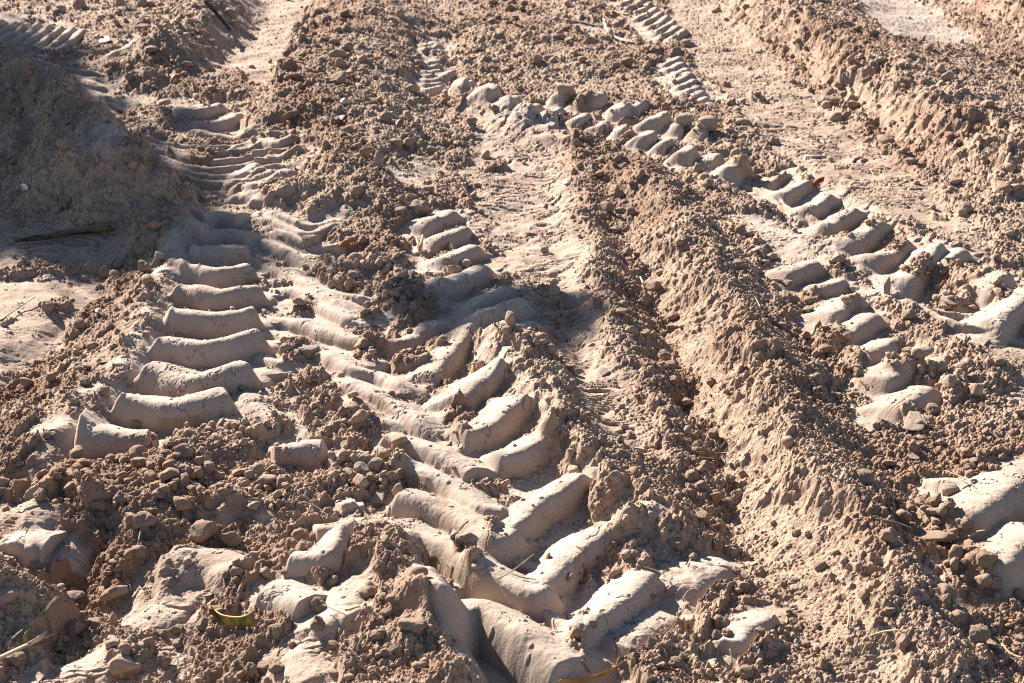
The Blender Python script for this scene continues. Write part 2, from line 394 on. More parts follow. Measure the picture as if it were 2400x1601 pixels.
# far centre ribbon of close bars
for k in range(9):
    u = 1415 + 13 * k; v = -4 + 10.5 * k
    bar([(u, v + 6), (u + 22, v + 2), (u + 42, v - 8), (u + 56, v - 20)], .034, .024, flat=0.15, taper=0.08)
for k in range(9):
    u = 1512 + 9 * k; v = 138 + 13 * k
    bar([(u, v + 4), (u + 24, v - 2), (u + 56, v - 18)], .036, .022, flat=0.15)
for k in range(5):
    bar([(960 + 8 * k, 100 + 9 * k), (985 + 4 * k, 97 + 9 * k), (1010 + 6 * k, 86 + 9 * k)], .03, .02, flat=0.15)
for k in range(7):
    bar([(970, 138 + 10 * k), (995, 136 + 10 * k), (1018, 130 + 10 * k)], .028, .02, flat=0.15)
for pts in ([(1070, 195), (1110, 222), (1170, 245), (1240, 262)], [(1085, 212), (1130, 236), (1200, 258)]): bar(pts, .018, .014)
# row of broken square blocks
for u, v, r in [(1028, 160, 20), (1081, 182, 22), (1126, 203, 24), (1182, 220, 26), (1232, 236, 30), (1286, 246, 32), (1295, 204, 24), (1338, 262, 28), (1390, 278, 30), (1441, 284, 32),
                (1430, 240, 22), (1468, 232, 20), (1490, 302, 26), (1518, 260, 22), (1571, 276, 26), (1623, 284, 28), (1338, 224, 18), (1381, 214, 18), (1530, 318, 24), (1590, 338, 26), (1650, 352, 30),
                (1700, 372, 26)]:
    k = math.sin(u * 3.7 + v)
    bar([(u - r * (.75 + .15 * k), v + r * .42), (u, v - r * .1), (u + r * .6, v - r * (.5 + .15 * k))], .046 + .008 * k, .046 + .010 * k, flat=0.9, taper=0.16, warp=0.02)
# right track
for pts, w, h in [
    ([(1750, 415), (1785, 398), (1815, 378)], .046, .03), ([(1790, 440), (1830, 420), (1872, 395)], .055, .042), ([(1845, 475), (1890, 450), (1925, 424)], .06, .046),
    ([(1885, 512), (1930, 490), (1978, 455)], .065, .05), ([(1950, 548), (1990, 525), (2035, 480)], .07, .055), ([(2005, 590), (2050, 570), (2095, 525)], .07, .058),
    ([(2070, 630), (2110, 605), (2150, 555), (2165, 530)], .075, .062), ([(2240, 670), (2280, 645), (2320, 612)], .08, .06), ([(2280, 735), (2330, 690), (2390, 640)], .08, .062),
    ([(2160, 600), (2200, 570), (2230, 560)], .06, .04),
    ([(1600, 380), (1680, 398), (1760, 425), (1850, 480), (1920, 520), (2000, 600), (2060, 650)], .02, .018), ([(1640, 395), (1720, 418), (1820, 470), (1900, 520)], .018, .015),
    ([(2050, 665), (2130, 700), (2220, 735), (2360, 760)], .028, .024), ([(2100, 690), (2180, 705), (2240, 715), (2280, 735)], .025, .024)]:
    bar(pts, w * 0.85, h * 0.78 if w > .03 else h)
# second right track
for pts, w, h in [
    ([(1795, 622), (1840, 605), (1895, 588)], .060, .045), ([(1850, 655), (1900, 645), (1950, 628)], .060, .040), ([(1895, 715), (1940, 690), (1985, 660)], .065, .046),
    ([(1935, 765), (1975, 735), (2025, 700)], .065, .046), ([(1955, 815), (2010, 790), (2065, 755)], .065, .046), ([(2010, 875), (2060, 845), (2130, 805)], .07, .052),
    ([(2040, 935), (2090, 905), (2155, 870)], .07, .046), ([(2195, 1190), (2270, 1140), (2380, 1050)], .095, .075), ([(2280, 1310), (2330, 1250), (2420, 1180)], .09, .07),
    ([(1930, 440), (1940, 430), (1960, 420)], .03, .01)]:
    bar(pts, w * 0.85, h * 0.75, flat=0.5, amt=0.85)
# lower left lumps
for pts, w, h in [([(30, 1190), (90, 1180), (150, 1170)], .06, .03), ([(390, 1290), (470, 1280), (540, 1310)], .07, .03), ([(300, 1400), (360, 1400), (420, 1410)], .07, .025),
                  ([(110, 1075), (150, 1070), (190, 1080)], .05, .03), ([(150, 1540), (220, 1510), (280, 1530)], .07, .025), ([(625, 1500), (660, 1530), (690, 1580)], .04, .03),
                  ([(790, 1390), (810, 1350), (860, 1310)], .05, .03), ([(730, 1440), (770, 1400), (810, 1410)], .045, .035), ([(810, 1250), (830, 1210), (860, 1180)], .05, .04)]:
    bar(pts, w, h * 0.6, flat=0.5, amt=0.7)

# smooth pieces of bars broken off among the rubble
for pts, w, h in [([(716, 1206), (770, 1200), (822, 1180)], .040, .034), ([(650, 1275), (715, 1272), (762, 1258), (786, 1238)], .046, .038), ([(592, 1340), (640, 1352), (700, 1372)], .042, .032),
                  ([(620, 1030), (680, 1016), (745, 1012)], .058, .046), ([(755, 1058), (800, 1044), (840, 1028)], .038, .030), ([(98, 1118), (135, 1112), (165, 1122)], .044, .036), ([(146, 1144), (185, 1136), (214, 1146)], .042, .034),
                  ([(45, 1250), (80, 1236), (112, 1240)], .05, .034), ([(775, 1150), (805, 1142), (838, 1148)], .03, .018), ([(2160, 1100), (2195, 1096), (2225, 1110)], .05, .036)]:
    bar(pts, w, h, flat=0.5, taper=0.05)

# ------------------------------------------------------------------ rubble lying over the clay
RUB = np.zeros((NR, NC), F)
def rubble(u, v, r, h=0.0, amt=1.0, asp=1.0):
    x, y = lift(u, v, h)
    rr = r / FPX * (y * CP + CAM_H * SP)
    b = box(x - 2 * rr, x + 2 * rr, y - 2.6 * rr, y + 2.6 * rr)
    if b is None: return
    d = np.sqrt(((X[b] - F(x) + 0.04 * WX[b]) / F(rr)) ** 2 + ((Y[b] - F(y) + 0.04 * WY[b]) / F(rr * asp * 1.6)) ** 2)
    p = sstep((1.25 - d) / 0.6)
    RUB[b] = np.maximum(RUB[b], p * F(amt))
    B[b] += F(h) * sstep(1.2 - d)
for a in [(430, 1035, 110, .03), (560, 1010, 60, .012), (360, 1130, 110, .02), (200, 1120, 110, .02), (560, 1130, 90, .01), (640, 990, 40, 0), (760, 900, 45, .012), (700, 870, 40, .01), (690, 800, 38, .012),
          (850, 800, 45, .008), (820, 960, 60, .012), (870, 1080, 70, .012), (780, 1090, 80, .01), (640, 1120, 90, .01), (940, 830, 40, .008), (830, 620, 70, .006), (760, 620, 40, .01), (910, 650, 60, .006),
          (980, 700, 34, .008), (650, 610, 24, 0), (1000, 790, 30, .006), (1080, 850, 20, 0), (1290, 960, 40, .012), (1380, 1090, 50, .015), (1330, 1010, 40, .012), (1075, 1315, 36, .004), (1015, 1300, 26, .002),
          (1440, 1250, 45, 0), (1360, 1320, 40, 0), (1480, 1270, 45, .01), (1470, 1190, 40, .01), (1340, 1440, 26, 0), (1430, 1310, 26, 0), (1110, 1240, 35, .008), (1130, 1130, 25, 0), (1060, 960, 40, .006),
          (1050, 1010, 30, 0), (1260, 680, 50, .004), (1210, 780, 40, .02), (1160, 640, 26, .004), (1130, 570, 22, 0), (1030, 620, 20, 0), (500, 1000, 40, 0), (1340, 1520, 40, .0),
          (330, 180, 50, .02), (360, 250, 40, .01), (480, 215, 30, .01), (280, 140, 30, .01), (470, 370, 40, 0), (650, 430, 50, .01), (720, 440, 60, .02), (1010, 130, 24, .01), (1100, 170, 30, 0),
          (1350, 240, 30, .01), (1450, 255, 22, 0), (1490, 240, 30, .015), (1560, 235, 40, .01), (1600, 310, 35, 0), (1700, 400, 35, .01), (1610, 260, 20, 0), (1590, 100, 14, 0), (1640, 250, 35, .01),
          (1980, 540, 22, 0), (2060, 590, 26, 0), (2110, 640, 30, 0), (2010, 500, 14, 0), (2200, 690, 40, .012), (2160, 655, 30, 0), (1930, 560, 30, 0), (1760, 470, 20, 0), (1850, 420, 14, 0),
          (2210, 620, 50, .02), (1900, 780, 40, .01), (1960, 850, 50, 0), (2060, 800, 20, 0), (1920, 620, 30, 0), (2180, 880, 60, .02), (2130, 980, 60, 0), (2230, 1080, 50, 0), (2150, 1240, 80, 0),
          (2230, 1330, 60, .01), (1880, 830, 50, 0), (520, 1390, 60, 0), (640, 1310, 60, 0), (260, 1330, 60, 0), (300, 1490, 60, 0), (1130, 380, 30, 0),
          (1290, 740, 26, 0), (2080, 850, 40, .01), (1960, 720, 26, 0), (1880, 690, 24, 0), (2300, 700, 26, 0), (1240, 1290, 16, 0), (860, 720, 30, 0), (700, 700, 22, 0), (2160, 500, 20, 0), (1740, 220, 16, 0), (60, 620, 40, 0), (120, 690, 30, 0)]:
    rubble(*a)

# ------------------------------------------------------------------ final height
patch = fbm(X, Y, 5.0, 4, seed=5)
RUBN = sstep((fbm(X, Y, 11.0, 5, 0.6, seed=6) - 0.24) / 0.16) * 0.7             # loose soil strewn over the clay by chance
rough_patch(HEAP, 1.0, soft=0.012, warp=0.02, z=0.095)
rough_patch([(150, 1040), (500, 1000), (620, 1030), (700, 1120), (650, 1180), (560, 1160), (420, 1200), (200, 1180)], 0.9)
S = np.clip(S, 0, 1) * (1 - np.clip(RUB, 0, 1) * 0.92)
RUBG = sstep((fbm(X, Y, 15.0, 5, 0.6, seed=33) - 0.02) / 0.16) * 0.75 * sstep((0.014 - L) / 0.008) * (1 - 0.85 * (LAM > 0.1)) * (TONE > 0.7)
S = S * (1 - RUBG)
S = S * (1 - RUBN * 0.85 * (L < 0.03) * (1 - 0.8 * (LAM > 0.1)))
S = np.clip(S + 0.10 * fbm(X, Y, 60.0, 2, seed=12) * (S > 0.05) * (S < 0.95), 0, 1)
R = 1 - S
LAM = LAM * S
def cauli(f, seed):
    a, b2, i = worley(X * f + 0.35 * WX * 3, Y * f + 0.35 * WY * 3, seed)
    return np.clip(1 - a * 1.15, 0, 1) ** 0.75 * (0.35 + 0.65 * i), i
H = B.copy()
floor_ = 0.010 * S
H -= floor_
H += L
rough = np.zeros((NR, NC), F)
c1, i1 = cauli(19.0, 1); rough += 0.017 * c1 * sstep(i1 * 2 - 0.7) * (0.5 + patch).clip(0, 1.4)
c1, i1 = cauli(41.0, 2); rough += 0.0105 * c1 * (0.6 + 0.8 * patch).clip(0.1, 1.4)
c1, i1 = cauli(88.0, 3); rough += 0.0075 * c1
c1, i1 = cauli(175.0, 4); rough += 0.0050 * c1
del c1, i1
rough += 0.010 * fbm(X, Y, 26.0, 4, 0.6, seed=7)
rough += 0.0040 * fbm(X, Y, 200.0, 3, 0.7, seed=8)
H += rough * R * (0.35 + 0.65 * R) * (1 - 0.6 * sstep(L / 0.02)) - 0.010 * R * sstep(S * 6)
# clay: faint swells, fine grain, cracks, pits
H += S * (0.0022 * fbm(X, Y, 30.0, 3, seed=9) + 0.0006 * fbm(X, Y, 190.0, 2, seed=10))
WJ = fbm(X, Y, 70.0, 3, 0.6, seed=31)
a, b2, i_ = worley(X * 17 + WX * 1.2 + WJ * 0.35, Y * 14 + WY * 1.2 + WJ * 0.3, 5)
crk = (1 - sstep((b2 - a) / 0.06)) * sstep((fbm(X, Y, 13.0, 4, seed=11) - 0.10) / 0.12)
H -= 0.005 * crk * S
a, b2, i_ = worley(X * 55 + WX, Y * 55 + WY, 6)
H += 0.0022 * sstep((0.26 - a) / 0.14) * (i_ > 0.90) * S         # crumbs stuck on the clay
# thin dried layers, broken across the rolling direction
lam = fbm(X * 0.12, Y, 13.0, 2, 0.45, seed=13) * 6.5 + fbm(X * 0.4, Y, 55.0, 3, 0.6, seed=16) * 0.35 + fbm(X, Y, 9.0, 3, seed=14) * 2.0
fr = lam - np.floor(lam)
lamn = sstep((fbm(X, Y, 14.0, 3, seed=15) + 0.35) / 0.3)
H += LAM * lamn * (0.010 * sstep(fr / 0.10) * (1 - fr) - 0.014 * (1 - sstep(np.abs(fr - 0.05) / 0.14)))
LAMC = LAM
del a, b2, i_, lam, fr
# hollows where lumps have dropped out of the cut banks
scar = polymask([(1780, 50), (1900, 120), (2030, 190), (2160, 270), (2360, 360), (2360, 440), (2150, 360), (2060, 320), (1940, 240), (1830, 170)], 0.05, 0.05, 0.05)
scar = np.maximum(scar, 0.7 * polymask([(1600, 620), (1660, 640), (1760, 840), (1860, 1040), (1960, 1220), (2060, 1400), (1960, 1400), (1860, 1220), (1760, 1050), (1660, 850)], 0.05, 0.05, 0.05))
a, b2, i_ = worley(X * 11 + WX * 1.5, Y * 8 + WY * 1.5, 8)
H -= scar * 0.020 * sstep((0.50 - a) / 0.20) * (i_ > 0.55)
gy = np.gradient(H, axis=0)
CLAY = S * np.maximum(TONE, sstep(L / 0.01))

# ------------------------------------------------------------------ terrain meshes
def height_at(x, y):
    i = np.clip(np.searchsorted(YS, y) - 1, 0, NR - 2); j = np.clip(np.searchsorted(SC, x / y) - 1, 0, NC - 2)
    fy = np.clip((y - YS[i]) / (YS[i + 1] - YS[i]), 0, 1); fx = np.clip((x / y - SC[j]) / (SC[j + 1] - SC[j]), 0, 1)
    return (H[i, j] * (1 - fx) + H[i, j + 1] * fx) * (1 - fy) + (H[i + 1, j] * (1 - fx) + H[i + 1, j + 1] * fx) * fy
def hit(u, v):
    """first point of the ground met by the line of sight through a place in the photo"""
    dx, dy, dz = ray(u, v)
    t = np.linspace((0.35 - CAM_H) / dz, (-0.12 - CAM_H) / dz, 1500)
    z = CAM_H + dz * t
    g = height_at(dx * t, dy * t)
    k = int(np.argmax(z < g))
    return Vector((dx * t[k], dy * t[k], float(g[k])))
def mesh_from(name, co, quads, attrs=None, mat=None, smooth=True):
    me = bpy.data.meshes.new(name)
    me.vertices.add(len(co)); me.vertices.foreach_set("co", co.astype(F).ravel())
    n = quads.shape[1]
    me.loops.add(quads.size); me.loops.foreach_set("vertex_index", quads.astype(np.int32).ravel())
    me.polygons.add(len(quads))
    me.polygons.foreach_set("loop_start", np.arange(0, quads.size, n, dtype=np.int32))
    me.polygons.foreach_set("loop_total", np.full(len(quads), n, np.int32))
    if smooth: me.polygons.foreach_set("use_smooth", np.ones(len(quads), bool))
    for k, vals in (attrs or {}).items():
        at_ = me.attributes.new(k, 'FLOAT', 'POINT'); at_.data.foreach_set("value", vals.astype(F).ravel())
    me.update(calc_edges=True)
    if mat: me.materials.append(mat)
    return me

# ------------------------------------------------------------------ materials
def soil_material(name, attr=True, tone=None):
    m = bpy.data.materials.new(name); m.use_nodes = True
    nt = m.node_tree; N = nt.nodes; K = nt.links
    bs = N["Principled BSDF"]; bs.inputs["Roughness"].default_value = 0.93
    bs.inputs["Specular IOR Level"].default_value = 0.18
    tc = N.new("ShaderNodeTexCoord")
    def noise(sc, det, rough=0.6):
        n = N.new("ShaderNodeTexNoise"); n.inputs["Scale"].default_value = sc; n.inputs["Detail"].default_value = det
        n.inputs["Roughness"].default_value = rough
        K.new(tc.outputs["Object"] if attr else tc.outputs["Object"], n.inputs["Vector"]); return n
    def mix(f, a, b):
        x = N.new("ShaderNodeMix"); x.data_type = 'RGBA'
        if hasattr(f, "default_value") or hasattr(f, "is_output"): K.new(f, x.inputs["Factor"])
        else: x.inputs["Factor"].default_value = f
        for s, q in ((a, "A"), (b, "B")):
            sock = [i for i in x.inputs if i.name == q and i.type == 'RGBA'][0]
            if isinstance(s, tuple): sock.default_value = (*s, 1)
            else: K.new(s, sock)
        return [o for o in x.outputs if o.type == 'RGBA'][0]
    def ramp(src, a, b):
        r = N.new("ShaderNodeMapRange"); r.inputs["From Min"].default_value = a; r.inputs["From Max"].default_value = b
        K.new(src, r.inputs["Value"]); return r.outputs["Result"]
    n1 = noise(4.0, 5); n2 = noise(45.0, 6, 0.7); n3 = noise(260.0, 4, 0.7)
    soil = mix(ramp(n1.outputs["Fac"], 0.38, 0.62), SOIL_A, SOIL_B)
    soil = mix(ramp(n2.outputs["Fac"], 0.40, 0.72), soil, SOIL_C)
    clay = mix(ramp(n1.outputs["Fac"], 0.35, 0.65), CLAY_A, CLAY_B)
    clay = mix(ramp(n2.outputs["Fac"], 0.52, 0.80), clay, CLAY_C)
    if attr:
        at_ = N.new("ShaderNodeAttribute"); at_.attribute_name = "clay"
        col = mix(at_.outputs["Fac"], soil, clay)
        ar = N.new("ShaderNodeAttribute"); ar.attribute_name = "red"
        col = mix(ar.outputs["Fac"], col, SOIL_R)
    else:
        oi = N.new("ShaderNodeObjectInfo")
        col = mix(tone, soil, clay)
    K.new(col, bs.inputs["Base Color"])
    bp = N.new("ShaderNodeBump"); bp.inputs["Strength"].default_value = 0.8; bp.inputs["Distance"].default_value = 0.0026
    if attr:
        mr = N.new("ShaderNodeMapRange"); mr.inputs["To Min"].default_value = 0.85; mr.inputs["To Max"].default_value = 0.30
        K.new(at_.outputs["Fac"], mr.inputs["Value"]); K.new(mr.outputs["Result"], bp.inputs["Strength"])
    K.new(n3.outputs["Fac"], bp.inputs["Height"])
    K.new(bp.outputs["Normal"], bs.inputs["Normal"])
    return m
SOIL_A = (0.235, 0.150, 0.098); SOIL_B = (0.30, 0.202, 0.138); SOIL_C = (0.36, 0.262, 0.190)
CLAY_A = (0.315, 0.240, 0.185); CLAY_B = (0.37, 0.290, 0.232); CLAY_C = (0.255, 0.180, 0.130)
SOIL_R = (0.155, 0.080, 0.045)
M_SOIL = soil_material("dry_soil")
M_CLOD = soil_material("soil_clod", False, 0.15)
M_PLATE = soil_material("clay_plate", False, 0.95)

damp = polymask([(420, 480), (330, 620), (250, 780), (120, 960), (0, 1060), (-80, 1160), (-80, 900), (60, 850), (190, 720), (280, 600), (380, 470)], 0, 0.08, 0.1)
damp = np.maximum(damp, polymask([(740, -40), (700, 60), (640, 180), (600, 280), (640, 330), (760, 380), (860, 500), (900, 440), (820, 280), (780, 120), (860, -40)], 0, 0.08, 0.1) * 0.7)
damp = np.maximum(damp, polymask([(1440, 480), (1500, 600), (1570, 800), (1640, 1000), (1720, 1200), (1660, 1200), (1560, 960), (1490, 760), (1420, 560)], 0, 0.05, 0.1) * 0.6)
damp = np.maximum(damp, polymask([(-80, 1160), (200, 1180), (240, 1300), (180, 1460), (-80, 1500)], 0, 0.08, 0.1) * 0.5)
RED = np.clip(R * (0.45 * sstep(fbm(X, Y, 3.0, 4, seed=20) * 1.6 + 0.2) + 0.75 * damp * (0.6 + fbm(X, Y, 14.0, 3, seed=21))), 0, 0.8)
co = np.stack([X, Y, H], -1).reshape(-1, 3)
ii = np.arange(NR * NC, dtype=np.int32).reshape(NR, NC)
quads = np.stack([ii[:-1, :-1], ii[:-1, 1:], ii[1:, 1:], ii[1:, :-1]], -1).reshape(-1, 4)
me = mesh_from("ground", co, quads, {"clay": CLAY, "red": RED}, M_SOIL)
ground = bpy.data.objects.new("ground", me); scene.collection.objects.link(ground)
ground["kind"] = "structure"

# plain coarse land running on to the horizon, just below the detailed ground's rim
def far_land():
    g = np.concatenate([-np.geomspace(600, 14, 26), np.linspace(-12, 12, 25), np.geomspace(14, 600, 26)])
    n = len(g); gx, gy = np.meshgrid(g, g)
    z = -0.14 + 0.03 * np.sin(gx * 0.7) * np.cos(gy * 0.6)
    c = np.stack([gx, gy, z], -1).reshape(-1, 3); k = np.arange(n * n).reshape(n, n)
    q = np.stack([k[:-1, :-1], k[:-1, 1:], k[1:, 1:], k[1:, :-1]], -1).reshape(-1, 4)
    me = mesh_from("terrain", c, q, {"clay": np.full(n * n, 0.1), "red": np.full(n * n, 0.1)}, M_SOIL)
    o = bpy.data.objects.new("terrain", me); scene.collection.objects.link(o); o["kind"] = "structure"
far_land()

# ------------------------------------------------------------------ stones of soil
def ico(sub):
    import bmesh
    bm = bmesh.new(); bmesh.ops.create_icosphere(bm, subdivisions=sub, radius=1.0)
    v = np.array([x.co[:] for x in bm.verts]); f = np.array([[x.index for x in y.verts] for y in bm.faces])
    bm.free(); return v, f
def n3(p, f, seed):
    r = np.random.RandomState(seed); o = np.zeros(len(p))
    for k in range(10):
        d = r.normal(size=3); d /= np.linalg.norm(d)
        o += np.sin(p @ d * f * r.uniform(0.7, 1.5) + r.uniform(0, 6.28))
    return o / 5.0
def lump(sub, seed, planes=14, cut=0.76, n1=0.08, n2=0.05, n3_=0.025):
    """irregular clod: sphere trimmed by random flats, then roughened"""
    v, f = ico(sub); r = np.random.RandomState(seed)
    rad = np.ones(len(v))
    for _ in range(planes):
        d = r.normal(size=3); d /= np.linalg.norm(d)
        c = r.uniform(cut - 0.12, cut + 0.12)
        dot = v @ d
        rad = np.where(dot > 1e-3, np.minimum(rad, c / np.maximum(dot, 1e-3)), rad)
    rad = rad + n1 * n3(v, 3.0, seed) + n2 * n3(v, 8.0, seed + 1) + n3_ * n3(v, 20.0, seed + 2)
    return v * rad[:, None], f
# fine crumbs: too many to count
def crumbs(n, rmin, rmax, sub, name, power, seed, rmask, zpush=0.25):
    lib = [lump(sub, 100 + k, 10, 0.56, 0.04, 0.07 if sub > 1 else 0.03, 0.05 if sub > 1 else 0) for k in range(10)]
    r = np.random.RandomState(seed)
    i0, i1 = np.searchsorted(YS, 1.45), np.searchsorted(YS, 9.5)
    wY = (YS[i0:i1, None] * np.gradient(YS)[i0:i1, None] * np.gradient(SC)[None, :])          # cell area
    wY = wY * np.minimum(1.0, (3.6 / YS[i0:i1, None]) ** 1.2)
    w = (wY * rmask[i0:i1]).ravel()
    inview = np.abs(SC) < 0.44
    w = (w.reshape(i1 - i0, NC) * np.where(inview, 1, 0.25)[None, :]).ravel()
    cw = np.cumsum(w); cw /= cw[-1]
    idx = np.searchsorted(cw, r.rand(n))
    ri = idx // NC + i0; ci = idx % NC
    y = YS[ri] + r.uniform(-.5, .5, n) * 0.004; x = y * SC[ci] + r.uniform(-.5, .5, n) * 0.003
    z = height_at(x, y)
    rad = rmin * (1 - r.rand(n) * (1 - (rmin / rmax) ** power)) ** (-1.0 / power)
    rad *= np.clip(y / 3.0, 0.9, 1.8)
    V = []; Fc = []; off = 0
    for k in range(10):
        sel = np.arange(k, n, 10); m = len(sel)
        v, f = lib[k]
        ang = r.uniform(0, 6.28, m); tilt = r.uniform(-1.4, 1.4, m)
        ca, sa, ct, st_ = np.cos(ang), np.sin(ang), np.cos(tilt), np.sin(tilt)
        s = np.stack([r.uniform(.7, 1.3, m), r.uniform(.6, 1.2, m), r.uniform(.6, 1.1, m)], -1) * rad[sel][:, None]
        p = v[None] * s[:, None, :]
        px = p[..., 0]; py = p[..., 1] * ct[:, None] - p[..., 2] * st_[:, None]; pz = p[..., 1] * st_[:, None] + p[..., 2] * ct[:, None]
        q = np.stack([px * ca[:, None] - py * sa[:, None] + x[sel][:, None], px * sa[:, None] + py * ca[:, None] + y[sel][:, None],
                      pz + (z[sel] + rad[sel] * zpush * 1.3)[:, None]], -1)
        V.append(q.reshape(-1, 3)); Fc.append((f[None] + (np.arange(m) * len(v))[:, None, None]).reshape(-1, 3) + off); off += m * len(v)
    V = np.concatenate(V); Fc = np.concatenate(Fc)
    cl = height_attr(V)
    me = mesh_from(name, V, Fc, {"clay": cl[0], "red": cl[1]}, M_SOIL, smooth=False)
    o = bpy.data.objects.new(name, me); scene.collection.objects.link(o)
    o["kind"] = "stuff"; o["label"] = {1: "fine dry crumbs of brown soil strewn over the churned ground", 2: "small loose lumps of soil scattered over the churned ground", 3: "mixed broken clods filling the rubble near the camera"}[sub]; o["category"] = "soil crumbs"
    return o
def height_attr(V):
    i = np.clip(np.searchsorted(YS, V[:, 1]), 0, NR - 1); j = np.clip(np.searchsorted(SC, V[:, 0] / V[:, 1]), 0, NC - 1)
    return CLAY[i, j] * 0.5 + 0.1, RED[i, j]
rm = np.clip(R, 0, 1) ** 1.5 * (0.25 + sstep(patch + 0.55)) + 0.02 + RUB * 0.8
crumbs(120000, 0.0017, 0.012, 1, "soil_crumbs", 2.3, 5, rm)
crumbs(2600, 0.008, 0.020, 2, "soil_crumbs", 2.6, 6, rm, 0.2)
crumbs(420, 0.008, 0.022, 3, "soil_crumbs", 1.8, 8, rm * np.clip(RUB, 0, 1) * (Y < 3.4), 0.35)

# ------------------------------------------------------------------ objects lying on the ground
scol = scene.collection
def tag(o, label, cat, group=None):
    o["label"] = label; o["category"] = cat
    if group: o["group"] = group
    return o
def link(name, me):
    o = bpy.data.objects.new(name, me); scol.objects.link(o); return o
def place(u, v, h):
    """the place on the line of sight that is h above the ground"""
    dx, dy, dz = ray(u, v)
    t = np.linspace((0.40 - CAM_H) / dz, (-0.10 - CAM_H) / dz, 2000)
    g = height_at(dx * t, dy * t)
    k = int(np.argmax(CAM_H + dz * t - g < h + 1e-5))
    return Vector((dx * t[k], dy * t[k], CAM_H + dz * t[k]))

